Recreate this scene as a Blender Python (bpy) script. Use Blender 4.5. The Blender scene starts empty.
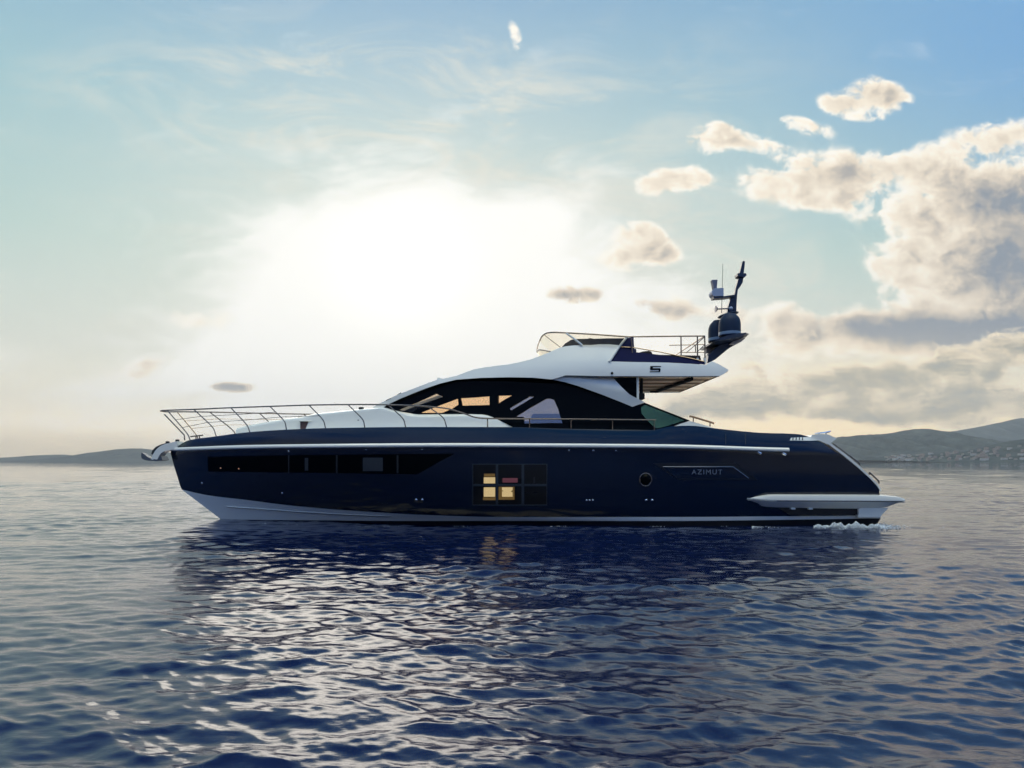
import bpy, bmesh, math, random
import numpy as np
from mathutils import Vector, Matrix
from mathutils.bvhtree import BVHTree

random.seed(11); rng = np.random.default_rng(5)
S = bpy.context.scene
R = math.radians

# ------------------------------------------------------------------ camera
EYE = 1.84            # metres above the water, taken from a small tender
FPX = 640.0           # focal length in pixels of the 1024 wide frame
cam_d = bpy.data.cameras.new("camera"); cam = bpy.data.objects.new("camera", cam_d)
S.collection.objects.link(cam); S.camera = cam
cam_d.sensor_width = 36.0; cam_d.lens = FPX/1024*36.0
cam_d.shift_y = 78/1024.0
cam.location = (0, 0, EYE); cam.rotation_euler = (R(90), 0, 0)
cam_d.clip_start = 0.1; cam_d.clip_end = 60000

# ------------------------------------------------------------------ world
SUN_AZ, SUN_EL = -10.5, 17.0          # degrees right of the view axis, above the horizon
STRENGTH, EXPO = 0.10, 0.0
CORE, BACK = 0.2, 5.4                # brightness of the sun's aureole and of fill clouds added behind the viewer
S.view_settings.view_transform = 'Standard'; S.view_settings.look = 'None'
S.view_settings.exposure = EXPO; S.view_settings.gamma = 1.0
S.view_settings.use_curve_mapping = False

world = bpy.data.worlds.new("World"); S.world = world
world.use_nodes = True
nt = world.node_tree; nt.nodes.clear()
N, LK = nt.nodes, nt.links

def setin(sock, v):
    if isinstance(v, bpy.types.NodeSocket): LK.new(v, sock)
    elif isinstance(v, (tuple, list)):
        sock.default_value = tuple(v) + ((1.0,) if len(sock.default_value) == 4 and len(v) == 3 else ())
    else: sock.default_value = v
def M(op, a, b=0.0, c=0.0, clamp=False):
    n = N.new('ShaderNodeMath'); n.operation = op; n.use_clamp = clamp
    setin(n.inputs[0], a); setin(n.inputs[1], b); setin(n.inputs[2], c)
    return n.outputs[0]
def V(op, a, b=(0, 0, 0), out=0):
    n = N.new('ShaderNodeVectorMath'); n.operation = op
    setin(n.inputs[0], a); setin(n.inputs[1], b)
    return n.outputs[out]
def SS(x, lo, hi, o0=0.0, o1=1.0):
    n = N.new('ShaderNodeMapRange'); n.interpolation_type = 'SMOOTHSTEP'
    setin(n.inputs[0], x); setin(n.inputs[1], lo); setin(n.inputs[2], hi); setin(n.inputs[3], o0); setin(n.inputs[4], o1)
    return n.outputs[0]
def MIX(f, a, b):
    n = N.new('ShaderNodeMix'); n.data_type = 'RGBA'; n.clamp_factor = True
    setin(n.inputs[0], f); setin(n.inputs[6], a); setin(n.inputs[7], b)
    return n.outputs[2]
def NOISE(vec, scale, detail=6, rough=0.55, lac=2.0, dist=0.0):
    n = N.new('ShaderNodeTexNoise'); n.noise_dimensions = '3D'
    setin(n.inputs['Vector'], vec); n.inputs['Scale'].default_value = scale
    n.inputs['Detail'].default_value = detail; n.inputs['Roughness'].default_value = rough
    n.inputs['Lacunarity'].default_value = lac; n.inputs['Distortion'].default_value = dist
    return n.outputs[0]
def COMB(x, y, z):
    n = N.new('ShaderNodeCombineXYZ'); setin(n.inputs[0], x); setin(n.inputs[1], y); setin(n.inputs[2], z); return n.outputs[0]
def RAMP(x, stops):
    n = N.new('ShaderNodeValToRGB'); setin(n.inputs[0], x)
    e = n.color_ramp.elements
    while len(e) < len(stops): e.new(0.5)
    for el, (p, c) in zip(e, stops): el.position = p; el.color = tuple(c) + (1,)
    return n.outputs[0]
def lin(*rgb):
    return tuple(((c/255)/12.92 if c/255 <= 0.04045 else ((c/255+0.055)/1.055)**2.4) for c in rgb)
KW = 1.0/(STRENGTH*2**EXPO)
def skyc(r, g, b, k=1.0):                       # a radiance given as its displayed colour
    return tuple(v*KW*k for v in lin(r, g, b))

tc = N.new('ShaderNodeTexCoord'); D = tc.outputs['Generated']
sep = N.new('ShaderNodeSeparateXYZ'); LK.new(D, sep.inputs[0]); dx, dy, dz = sep.outputs
yy = M('MAXIMUM', dy, 0.06)
U = M('MULTIPLY', M('DIVIDE', dx, yy), 6.4)     # heading, level slope of the direction
W = M('MULTIPLY', M('DIVIDE', dz, yy), 6.4)     # climb
P = COMB(U, W, 0.0)

sky = N.new('ShaderNodeTexSky'); sky.sky_type = 'NISHITA'; sky.sun_disc = False
sky.sun_elevation = R(SUN_EL); sky.sun_rotation = R(SUN_AZ)
sky.altitude = 0; sky.air_density = 1.0; sky.dust_density = 1.2; sky.ozone_density = 1.5
base = sky.outputs[0]
el = M('ARCSINE', M('MAXIMUM', dz, 0.0))        # elevation in radians
# thin high veil: greenish blue up high, cream low
veil = RAMP(M('MULTIPLY', el, 1/1.3), [(0.0, (1.45, 1.14, 0.74)), (0.045, (1.14, 0.99, 0.74)), (0.12, (0.75, 0.78, 0.67)), (0.225, (0.47, 0.68, 0.62)), (0.35, lin(160, 203, 211)), (0.50, lin(128, 176, 213)), (0.68, lin(66, 108, 168)), (1.0, lin(48, 84, 146))])
veil = V('SCALE', veil); veil.node.inputs[3].default_value = KW
rightness = SS(U, 0.8, 5.5)
veil = MIX(M('MULTIPLY', rightness, SS(W, 1.6, 4.4, 0.0, 0.95)), veil, skyc(120, 175, 224))
col = MIX(0.88, base, veil)

def ell(cx, cy, rx, ry, amp=1.0, rot=0.0):
    cx = (cx-512)/100; cy = (462-cy)/100; rx /= 100; ry /= 100
    d = V('SUBTRACT', P, (cx, cy, 0))
    if rot:
        m = N.new('ShaderNodeVectorRotate'); m.rotation_type = 'Z_AXIS'; LK.new(d, m.inputs[0]); m.inputs['Angle'].default_value = R(rot); d = m.outputs[0]
    d = V('MULTIPLY', d, (1/rx, 1/ry, 0))
    q = V('DOT_PRODUCT', d, d, 1)
    return M('MULTIPLY', M('EXPONENT', M('MULTIPLY', q, -1.0)), amp)
def add(*a):
    r = a[0]
    for b in a[1:]: r = M('ADD', r, b)
    return r
# --- cirrus wisps
wv = V('MULTIPLY', P, (0.55, 1.5, 1)); wv = V('ADD', wv, COMB(0, M('MULTIPLY', U, 0.10), 3.3))
c1 = NOISE(wv, 1.1, 9, 0.66, dist=0.9)
cm = add(ell(300, 90, 260, 60, .55), ell(470, 130, 260, 90, .75), ell(200, 76, 110, 12, .7), ell(140, 325, 70, 25, .5), ell(430, 210, 230, 60, .7), ell(640, 290, 220, 90, .65), ell(760, 300, 110, 60, .6))
cir = M('MULTIPLY', SS(c1, 0.42, 0.66), M('MINIMUM', cm, 1.0))
col = MIX(M('MULTIPLY', cir, 0.75), col, skyc(240, 236, 222, 1.0))
# --- bright veil round the hidden sun
gn = NOISE(V('MULTIPLY', P, (0.7, 1.7, 1)), 1.15, 8, 0.6, dist=0.5)
haze_w = add(ell(410, 290, 330, 190, .80), ell(600, 330, 220, 110, .45))
col = MIX(M('MINIMUM', haze_w, 0.85), col, skyc(232, 232, 220, 1.0))
g1 = add(ell(405, 285, 190, 110, 1.15), ell(330, 345, 130, 70, .6), ell(520, 215, 110, 40, .40), ell(330, 225, 80, 20, .35), ell(620, 350, 140, 60, .45), ell(560, 290, 90, 60, .35), ell(430, 405, 380, 60, .82))
gd = SS(M('ADD', g1, M('MULTIPLY', M('SUBTRACT', gn, 0.5), 1.7)), 0.12, 0.98)
col = MIX(M('MULTIPLY', gd, 0.97), col, skyc(255, 253, 247, 1.12))
core = V('SCALE', (1.0, 0.95, 0.85)); _cs = core.node
LK.new(M('MULTIPLY', ell(400, 272, 70, 58, 1.0), CORE*KW), _cs.inputs[3])
col = V('ADD', col, core)
# --- cumulus
def VOR(vec, scale, detail=3.0, rough=0.55):
    n = N.new('ShaderNodeTexVoronoi'); n.voronoi_dimensions = '2D'; n.feature = 'SMOOTH_F1'; n.normalize = True
    setin(n.inputs['Vector'], vec); n.inputs['Scale'].default_value = scale; n.inputs['Detail'].default_value = detail
    n.inputs['Roughness'].default_value = rough; n.inputs['Smoothness'].default_value = 0.35
    return n.outputs['Distance']
nv = V('MULTIPLY', P, (1.0, 1.25, 1.0))
wob = V('ADD', nv, V('SCALE', V('SUBTRACT', N.new('ShaderNodeTexNoise').outputs['Color'], (.5, .5, .5))))
_wn = [n for n in N if n.bl_idname == 'ShaderNodeTexNoise'][-1]; LK.new(nv, _wn.inputs['Vector']); _wn.inputs['Scale'].default_value = 3.0; _wn.inputs['Detail'].default_value = 4
wob.node.inputs[1].links[0].from_node.inputs[3].default_value = 0.30
SUNDIR = (-0.075, 0.035, 0.0)
def cloudn(shift):
    q_ = V('ADD', wob, shift)
    return M('SUBTRACT', M('MULTIPLY', NOISE(q_, 1.7, 9, 0.58), 2.6), M('MULTIPLY', VOR(q_, 2.6), 1.9))
n1 = cloudn((0, 0, 0)); n2 = cloudn(SUNDIR)
cu = [(880, 94, 26, 14, 1.0, 15), (850, 106, 28, 12, 1.0, 10), (712, 140, 20, 14, .95, 0), (745, 142, 36, 11, .85, 14), (800, 125, 30, 9, .6, 14), (672, 182, 30, 13, 1.1, -8), (835, 181, 78, 25, 1.15, 0), (945, 210, 55, 55, 1.05, 0), (990, 195, 50, 35, .9, 0),
      (1016, 138, 38, 16, 1.05, 0), (1085, 225, 70, 70, .95, 0), (1110, 320, 100, 40, .95, 0), (985, 270, 80, 48, 1.0, 0), (925, 285, 45, 36, .8, 0), (860, 328, 115, 17, 1.15, 6), (985, 330, 80, 24, 1.05, -6), (775, 345, 55, 15, .6, 10), (638, 236, 22, 13, 1.1, 0), (650, 256, 26, 14, 1.0, 0), (617, 258, 20, 10, .8, 0), (573, 294, 25, 8, 1.1, 0),
      (664, 306, 24, 12, 1.1, 8), (138, 369, 30, 9, 1.45, -8), (235, 387, 20, 5, 1.0, 0), (195, 318, 40, 12, .6, 0), (516, 40, 8, 22, .40, -16)]
ms = add(*[ell(*c) for c in cu])
raw = M('ADD', M('MINIMUM', ms, 1.1), M('MULTIPLY', M('SUBTRACT', n1, 0.50), M('MULTIPLY', SS(ms, 0.0, 0.45), 1.35)))
den = SS(raw, 0.28, 0.95)
grey = add(ell(1010, 200, 60, 26, .62), ell(1010, 268, 50, 38, .72), ell(890, 328, 90, 16, .72), ell(995, 338, 70, 20, .78), ell(577, 296, 60, 12, .5), ell(655, 312, 60, 10, .5), ell(664, 254, 20, 12, .25), ell(235, 388, 30, 8, .5), ell(845, 172, 60, 10, .30), ell(880, 95, 40, 12, .25))
thick = M('ADD', M('MULTIPLY', SS(raw, 0.55, 1.7), 0.42), M('ADD', grey, M('MULTIPLY', M('SUBTRACT', n2, n1), 0.62)))
ccol = RAMP(thick, [(0.0, (1.10, 1.04, .92)), (0.22, (1.0, .90, .74)), (0.48, lin(233, 219, 199)), (0.75, lin(188, 182, 174)), (1.0, lin(144, 153, 164))])
ccol = V('SCALE', ccol); ccol.node.inputs[3].default_value = KW
col = MIX(den, col, ccol)
# --- layered grey bank low on the right, thin grey band low on the left
sv = V('MULTIPLY', P, (0.9, 2.3, 1.0)); sv = V('ADD', sv, (4.1, 1.7, 2.0))
def layern(shift):
    q_ = V('ADD', V('ADD', sv, shift), V('SCALE', V('SUBTRACT', _wn.outputs['Color'], (.5, .5, .5))))
    q_.node.inputs[1].links[0].from_node.inputs[3].default_value = 0.35
    return M('SUBTRACT', M('MULTIPLY', NOISE(q_, 1.7, 9, 0.58), 2.6), M('MULTIPLY', VOR(q_, 2.2), 1.6))
s1 = layern((0, 0, 0)); s2 = layern((-0.03, 0.11, 0))
glowlow = MIX(M('MINIMUM', add(ell(930, 425, 240, 22, .95), ell(850, 400, 220, 45, .6)), 0.92), col, skyc(252, 226, 178, 1.40))
sm = add(ell(880, 382, 150, 26, .9), ell(990, 385, 90, 30, .55), ell(735, 402, 80, 22, .95), ell(800, 412, 160, 16, .55), ell(960, 415, 120, 14, .5), ell(1010, 345, 60, 20, .5))
sraw = M('ADD', M('MINIMUM', sm, 1.0), M('MULTIPLY', M('MULTIPLY', M('SUBTRACT', s1, 0.80), 1.25), SS(sm, 0.0, 0.4)))
sden = SS(sraw, 0.30, 0.75)
sth = M('ADD', M('MULTIPLY', SS(sraw, 0.4, 1.4), 0.75), M('MULTIPLY', M('SUBTRACT', s2, s1), 0.9))
scol = RAMP(sth, [(0.0, (1.12, .95, .68)), (0.28, (.88, .74, .52)), (0.6, lin(188, 179, 156)), (1.0, lin(142, 148, 146))])
scol = V('SCALE', scol); scol.node.inputs[3].default_value = KW
col = MIX(M('MULTIPLY', sden, 0.84), glowlow, scol)
bankn = NOISE(V('MULTIPLY', P, (0.35, 2.2, 1)), 1.4, 5, 0.5)
bm_ = M('MULTIPLY', SS(M('ADD', W, M('MULTIPLY', bankn, 0.25)), 0.52, 0.24), SS(U, 1.0, -2.8))
col = MIX(M('MULTIPLY', bm_, 0.62), col, skyc(188, 180, 162))
# --- behind the viewer: bright clouds added to fill the near side, blue gaps
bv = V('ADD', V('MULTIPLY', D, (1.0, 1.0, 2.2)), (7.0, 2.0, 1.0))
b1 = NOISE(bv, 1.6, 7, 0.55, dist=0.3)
low = RAMP(M('MULTIPLY', el, 1/1.2), [(0.0, lin(40, 54, 84)), (0.12, lin(44, 66, 108)), (0.30, lin(54, 116, 206)), (0.62, lin(60, 138, 218)), (1.0, lin(128, 184, 212))])  # darkened low down to keep the hull reflection dark
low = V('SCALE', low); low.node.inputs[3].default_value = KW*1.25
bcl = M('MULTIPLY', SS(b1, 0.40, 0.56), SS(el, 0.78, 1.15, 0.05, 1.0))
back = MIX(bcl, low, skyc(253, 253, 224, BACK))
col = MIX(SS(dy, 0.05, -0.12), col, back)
# zenith: keep it open blue
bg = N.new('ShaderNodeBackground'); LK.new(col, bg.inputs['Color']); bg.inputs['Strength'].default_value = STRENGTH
wo = N.new('ShaderNodeOutputWorld'); LK.new(bg.outputs[0], wo.inputs[0])
world.cycles.sampling_method = 'MANUAL'; world.cycles.sample_map_resolution = 1024

# ------------------------------------------------------------------ sun
sl = bpy.data.lights.new("sun", 'SUN'); sun = bpy.data.objects.new("sun", sl); S.collection.objects.link(sun)
sl.energy = 0.5; sl.angle = R(28); sl.color = (1.0, 0.90, 0.76)
sd = Vector((math.sin(R(SUN_AZ))*math.cos(R(SUN_EL)), math.cos(R(SUN_AZ))*math.cos(R(SUN_EL)), math.sin(R(SUN_EL))))
sun.rotation_euler = (-sd).to_track_quat('-Z', 'Y').to_euler(); sun.location = (0, 60, 40)

S.cycles.max_bounces = 6; S.cycles.transparent_max_bounces = 16; S.cycles.volume_bounces = 1
S.cycles.sample_clamp_indirect = 6.0; S.cycles.use_denoising = True
S.cycles.use_adaptive_sampling = True; S.cycles.adaptive_threshold = 0.03
S.cycles.caustics_reflective = False; S.cycles.caustics_refractive = False

# ------------------------------------------------------------------ materials
def mat(name, color, rough=0.5, metal=0.0, coat=0.0, ior=1.45, spec=0.5, vary=0.0, vscale=3.0, bump=0.0, bscale=20.0, emit=None, estr=0.0, trans=0.0):
    m = bpy.data.materials.new(name); m.use_nodes = True
    t = m.node_tree; b = t.nodes['Principled BSDF']
    b.inputs['Base Color'].default_value = tuple(color) + (1,); b.inputs['Roughness'].default_value = rough
    b.inputs['Metallic'].default_value = metal; b.inputs['IOR'].default_value = ior
    b.inputs['Coat Weight'].default_value = coat; b.inputs['Coat Roughness'].default_value = 0.03
    b.inputs['Specular IOR Level'].default_value = spec; b.inputs['Transmission Weight'].default_value = trans
    if emit: b.inputs['Emission Color'].default_value = tuple(emit) + (1,); b.inputs['Emission Strength'].default_value = estr
    if vary or bump:
        c = t.nodes.new('ShaderNodeTexCoord'); n = t.nodes.new('ShaderNodeTexNoise')
        n.inputs['Scale'].default_value = vscale; n.inputs['Detail'].default_value = 5
        t.links.new(c.outputs['Object'], n.inputs['Vector'])
        if vary:
            x = t.nodes.new('ShaderNodeMix'); x.data_type = 'RGBA'
            x.inputs[6].default_value = tuple(v*(1-vary) for v in color) + (1,); x.inputs[7].default_value = tuple(min(1, v*(1+vary)) for v in color) + (1,)
            t.links.new(n.outputs[0], x.inputs[0]); t.links.new(x.outputs[2], b.inputs['Base Color'])
        if bump:
            n2 = t.nodes.new('ShaderNodeTexNoise'); n2.inputs['Scale'].default_value = bscale; n2.inputs['Detail'].default_value = 4
            t.links.new(c.outputs['Object'], n2.inputs['Vector'])
            bu = t.nodes.new('ShaderNodeBump'); bu.inputs['Strength'].default_value = bump; bu.inputs['Distance'].default_value = 0.01
            t.links.new(n2.outputs[0], bu.inputs['Height']); t.links.new(bu.outputs[0], b.inputs['Normal'])
    return m

def link(name, me, material=None, parent=None, **props):
    o = bpy.data.objects.new(name, me); S.collection.objects.link(o)
    if material is not None:
        for mm in (material if isinstance(material, (list, tuple)) else [material]): me.materials.append(mm)
    if parent is not None: o.parent = parent
    for k, v in props.items(): o[k] = v
    return o
def px2w(px, py, Y):
    return Vector(((px-512)/FPX*Y, Y, EYE-(py-462)/FPX*Y))
# ------------------------------------------------------------------ water: one sheet to the horizon, real waves
def wave_field(X, Y, spacing, amp_scale):
    """height and sideways shift of many crossing waves; a wave fades out where the mesh is too coarse to carry it"""
    g = np.random.default_rng(21)
    n = 230
    lam = np.exp(np.linspace(math.log(0.065), math.log(11.0), n)) * g.uniform(0.95, 1.05, n)
    spread = np.where(lam > 3, 0.35, 0.55)
    th = R(82) + g.normal(0, 1, n)*spread
    ph = g.uniform(0, 2*math.pi, n)
    Z = np.zeros_like(X); DX = np.zeros_like(X); DY = np.zeros_like(X)
    # slow gusts make the ripples patchy
    gust = 0.8 + 0.35*np.sin(X*0.21+0.9*np.sin(Y*0.13+1))*np.sin(Y*0.17+0.7+0.8*np.sin(X*0.11)) + 0.2*np.sin(X*.63+Y*.21)*np.sin(Y*.55-X*.17+2)
    for l, t, p in zip(lam, th, ph):
        k = 2*math.pi/l
        s = 0.019 if l < 0.16 else (0.0235 if l < 0.7 else (0.0105 if l < 2 else (0.007 if l < 4 else 0.0042)))
        fade = np.clip((l/spacing-2.0)/2.0, 0, 1).astype(np.float32)
        rows = np.nonzero(fade[:, 0] > 0)[0]
        if len(rows) == 0: continue
        r = rows[-1]+1
        a = s/k*amp_scale
        arg = (k*(math.cos(t)*X[:r]+math.sin(t)*Y[:r])+p).astype(np.float32)
        f = fade[:r]*(gust[:r] if l < 2.5 else 1.0)
        Z[:r] += a*np.cos(arg)*f
        sn = np.sin(arg)*f*a*0.8
        DX[:r] -= math.cos(t)*sn; DY[:r] -= math.sin(t)*sn
    return Z, DX, DY

ang = np.concatenate([np.linspace(-180, -58, 90)[:-1], np.linspace(-58, 58, 1500), np.linspace(58, 180, 90)[1:]])
ang = np.radians(ang)
rad = [0.6]
while rad[-1] < 70: rad.append(rad[-1]*1.0038 + 0.001)
while rad[-1] < 30000: rad.append(rad[-1]*(1.012 if rad[-1] < 400 else 1.05))
rad = np.array(rad, dtype=np.float32)
Rr, A = np.meshgrid(rad, ang.astype(np.float32), indexing='ij')
WX = (np.sin(A)*Rr).astype(np.float32); WY = (np.cos(A)*Rr-1.0).astype(np.float32)
sp = np.maximum(np.gradient(rad), rad*0.0016)[:, None].astype(np.float32)
Zw, DXw, DYw = wave_field(WX, WY, sp, 1.0)
nr, na = WX.shape
co = np.stack([WX+DXw, WY+DYw, Zw], -1).reshape(-1, 3)
idx = np.arange(nr*na).reshape(nr, na)
q = np.stack([idx[:-1, :-1], idx[1:, :-1], idx[1:, 1:], idx[:-1, 1:]], -1).reshape(-1, 4)
q = q[:, ::-1]
me = bpy.data.meshes.new("water")
me.vertices.add(len(co)); me.vertices.foreach_set("co", co.astype(np.float32).ravel())
me.loops.add(len(q)*4); me.loops.foreach_set("vertex_index", q.astype(np.int32).ravel())
me.polygons.add(len(q)); me.polygons.foreach_set("loop_start", np.arange(0, len(q)*4, 4, dtype=np.int32))
me.polygons.foreach_set("use_smooth", np.ones(len(q), dtype=bool))
me.update(); me.validate()
if len(me.polygons) and me.polygons[len(q)//2].normal.z < 0: me.flip_normals()

wm = bpy.data.materials.new("sea_water"); wm.use_nodes = True
t = wm.node_tree; b = t.nodes['Principled BSDF']
b.inputs['Base Color'].default_value = (0.0025, 0.008, 0.042, 1)
b.inputs['Roughness'].default_value = 0.015; b.inputs['IOR'].default_value = 1.62
c = t.nodes.new('ShaderNodeTexCoord')
mp = t.nodes.new('ShaderNodeMapping'); mp.inputs['Scale'].default_value = (0.45, 1.3, 1); mp.inputs['Rotation'].default_value = (0, 0, R(-6))
t.links.new(c.outputs['Object'], mp.inputs[0])
n = t.nodes.new('ShaderNodeTexNoise'); n.inputs['Scale'].default_value = 13.0; n.inputs['Detail'].default_value = 5; n.inputs['Roughness'].default_value = 0.6
t.links.new(mp.outputs[0], n.inputs['Vector'])
bu = t.nodes.new('ShaderNodeBump'); bu.inputs['Strength'].default_value = 0.55; bu.inputs['Distance'].default_value = 0.006
t.links.new(n.outputs[0], bu.inputs['Height'])
n3 = t.nodes.new('ShaderNodeTexNoise'); n3.inputs['Scale'].default_value = 0.55; n3.inputs['Detail'].default_value = 4
t.links.new(mp.outputs[0], n3.inputs['Vector'])
bu2 = t.nodes.new('ShaderNodeBump'); bu2.inputs['Strength'].default_value = 0.10; bu2.inputs['Distance'].default_value = 0.12
t.links.new(n3.outputs[0], bu2.inputs['Height']); t.links.new(bu.outputs[0], bu2.inputs['Normal'])
t.links.new(bu2.outputs[0], b.inputs['Normal'])
water = link("water", me, wm); water['kind'] = 'structure'
# ------------------------------------------------------------------ yacht
YC = 20.6                                   # distance of the centre line
ORG = Vector((0.0, YC, 0.0))
WHITE = mat("white_gelcoat", (0.81, 0.81, 0.75), 0.22, coat=0.4, vary=0.02, vscale=1.5)
NAVY = mat("navy_paint", (0.0012, 0.0050, 0.017), 0.06, spec=0.5, coat=0.2, vary=0.10, vscale=0.7)
BLACKP = mat("black_antifouling", (0.008, 0.008, 0.010), 0.55, vary=0.3, vscale=2)
BLACKG = mat("black_glass", (0.001, 0.002, 0.003), 0.05, spec=0.06)
DARK = mat("dark_lining", (0.010, 0.010, 0.012), 0.7)
STEEL = mat("stainless_tube", (0.26, 0.20, 0.16), 0.25, metal=1.0)
CHROME = mat("chrome_fitting", (0.85, 0.86, 0.88), 0.12, metal=1.0)
NAVYM = mat("mast_navy", (0.012, 0.022, 0.050), 0.35, coat=0.3, vary=0.1)
CUSH = mat("dark_cushion", (0.028, 0.024, 0.024), 0.85, bump=0.3, bscale=60)
TEAK = mat("teak", (0.33, 0.19, 0.10), 0.55, vary=0.25, vscale=8)
SEAM = mat("dark_seam", (0.02, 0.025, 0.03), 0.6)

def glass(name, tint, refl, gloss_col=(1, 1, 1), fresnel=1.0):
    m = bpy.data.materials.new(name); m.use_nodes = True
    t = m.node_tree; t.nodes.clear()
    tr = t.nodes.new('ShaderNodeBsdfTransparent'); tr.inputs[0].default_value = tuple(tint) + (1,)
    gl = t.nodes.new('ShaderNodeBsdfGlossy'); gl.inputs['Roughness'].default_value = 0.02; gl.inputs[0].default_value = tuple(gloss_col) + (1,)
    mx = t.nodes.new('ShaderNodeMixShader'); o = t.nodes.new('ShaderNodeOutputMaterial')
    fr = t.nodes.new('ShaderNodeFresnel'); fr.inputs[0].default_value = 1.45
    ad = t.nodes.new('ShaderNodeMath'); ad.operation = 'MULTIPLY_ADD'; ad.use_clamp = True; ad.inputs[1].default_value = fresnel; ad.inputs[2].default_value = refl
    t.links.new(fr.outputs[0], ad.inputs[0]); t.links.new(ad.outputs[0], mx.inputs[0])
    t.links.new(tr.outputs[0], mx.inputs[1]); t.links.new(gl.outputs[0], mx.inputs[2]); t.links.new(mx.outputs[0], o.inputs[0])
    return m
G_CLEAR = glass("tinted_glass", (0.97, 0.89, 0.80), 0.0, fresnel=.3)
G_AMBER = glass("amber_glass", (0.98, 0.86, 0.72), 0.0, fresnel=.3)
G_SCREEN = glass("windscreen_glass", (0.985, 0.95, 0.88), 0.02, fresnel=0.15)
G_MIRROR = glass("coated_glass", (0.46, 0.50, 0.56), 0.14, (0.80, 0.80, 0.88))
G_GREEN = glass("green_glass", (0.16, 0.28, 0.25), 0.01, fresnel=.6)
G_DOOR = glass("dark_green_glass", (0.03, 0.09, 0.09), 0.0, fresnel=.4)
G_NAVY = glass("navy_glass", (0.040, 0.050, 0.12), 0.0, fresnel=.25)
NAVYG = mat("navy_acrylic", (.010, .013, .058), .4, spec=.05)
G_PORT = glass("port_glass", (0.85, 0.82, 0.78), 0.0, fresnel=.4)

yacht = bpy.data.objects.new("motor_yacht", None); S.collection.objects.link(yacht); yacht.location = ORG
yacht['label'] = "long navy blue motor yacht with white flybridge and black glass cabin lying broadside"
yacht['category'] = "yacht"

def finish(me, angle=32, recalc=True):
    if recalc:
        b = bmesh.new(); b.from_mesh(me); bmesh.ops.recalc_face_normals(b, faces=b.faces); b.to_mesh(me); b.free()
    for p in me.polygons: p.use_smooth = True
    me.set_sharp_from_angle(angle=R(angle))
def part(name, bm, material, parent=None, angle=32, recalc=True, **props):
    """a part of the yacht built in world metres, moved to the yacht's origin"""
    me = bpy.data.meshes.new(name); bm.to_mesh(me); bm.free()
    me.transform(Matrix.Translation(-ORG)); finish(me, angle, recalc)
    return link(name, me, material, parent or yacht, **props)
def mirror(o, parent=None, name=None):
    me = o.data.copy(); me.transform(Matrix.Scale(-1, 4, (0, 1, 0))); me.flip_normals()
    c = bpy.data.objects.new(name or o.name.split('.')[0], me); S.collection.objects.link(c); c.parent = parent or o.parent
    return c
def interp(pts, x):
    xs, ys = zip(*pts); return np.interp(x, xs, ys)
def smooth_interp(pts, x):
    """monotone cubic through the points"""
    xs = np.array([p[0] for p in pts], float); ys = np.array([p[1] for p in pts], float)
    h = np.diff(xs); d = np.diff(ys)/h
    m = np.zeros(len(xs)); m[0], m[-1] = d[0], d[-1]
    for i in range(1, len(xs)-1):
        if d[i-1]*d[i] > 0: m[i] = 2*d[i-1]*d[i]/(d[i-1]+d[i])
    x = np.clip(x, xs[0], xs[-1]); i = np.clip(np.searchsorted(xs, x)-1, 0, len(h)-1)
    t = (x-xs[i])/h[i]
    return (2*t**3-3*t**2+1)*ys[i]+(t**3-2*t**2+t)*h[i]*m[i]+(-2*t**3+3*t**2)*ys[i+1]+(t**3-t**2)*h[i]*m[i+1]
def on_side(px, py, hw):
    """where the sight line of a measured point meets the yacht's side of half breadth hw(X, Z)"""
    Y = YC-2.0
    for _ in range(14):
        p = px2w(px, py, Y); Y = 0.35*Y+0.65*(YC-hw(p.x, p.z))
    return px2w(px, py, Y)
def tube(bm, pts, r, seg=8, closed=False, caps=True):
    pts = [Vector(p) for p in pts]; n = len(pts); rings = []
    up = Vector((0, 0, 1))
    for i, p in enumerate(pts):
        a = pts[(i-1) % n] if (i > 0 or closed) else p; b_ = pts[(i+1) % n] if (i < n-1 or closed) else p
        d = (b_-a).normalized()
        s = d.cross(up if abs(d.z) < 0.95 else Vector((1, 0, 0))).normalized(); u = s.cross(d)
        rr = r[i] if isinstance(r, (list, tuple)) else r
        rings.append([bm.verts.new(p+s*math.cos(2*math.pi*k/seg)*rr+u*math.sin(2*math.pi*k/seg)*rr) for k in range(seg)])
    for i in range(n if closed else n-1):
        A_, B_ = rings[i], rings[(i+1) % n]
        for k in range(seg): bm.faces.new((A_[k], A_[(k+1) % seg], B_[(k+1) % seg], B_[k]))
    if caps and not closed: bm.faces.new(rings[0]); bm.faces.new(rings[-1])
    return bm
def bend(pts, n=5, f=0.3):
    """round the corners of a polyline"""
    pts = [Vector(p) for p in pts]; out = [pts[0]]
    for a, b_, c in zip(pts, pts[1:], pts[2:]):
        p = b_.lerp(a, f*0.9); q_ = b_.lerp(c, f*0.9)
        for k in range(n+1):
            s = k/n; out.append((1-s)**2*p+2*s*(1-s)*b_+s*s*q_)
    out.append(pts[-1]); return out
def box(bm, lo, hi, bevel=0.0):
    r = bmesh.ops.create_cube(bm, size=1.0)
    c = (Vector(lo)+Vector(hi))/2; d = Vector(hi)-Vector(lo)
    for v in r['verts']: v.co = Vector((v.co.x*d.x, v.co.y*d.y, v.co.z*d.z))+c
    if bevel:
        es = list({e for v in r['verts'] for e in v.link_edges})
        bmesh.ops.bevel(bm, geom=es, offset=bevel, segments=3, affect='EDGES', profile=0.5)
    return bm
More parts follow.
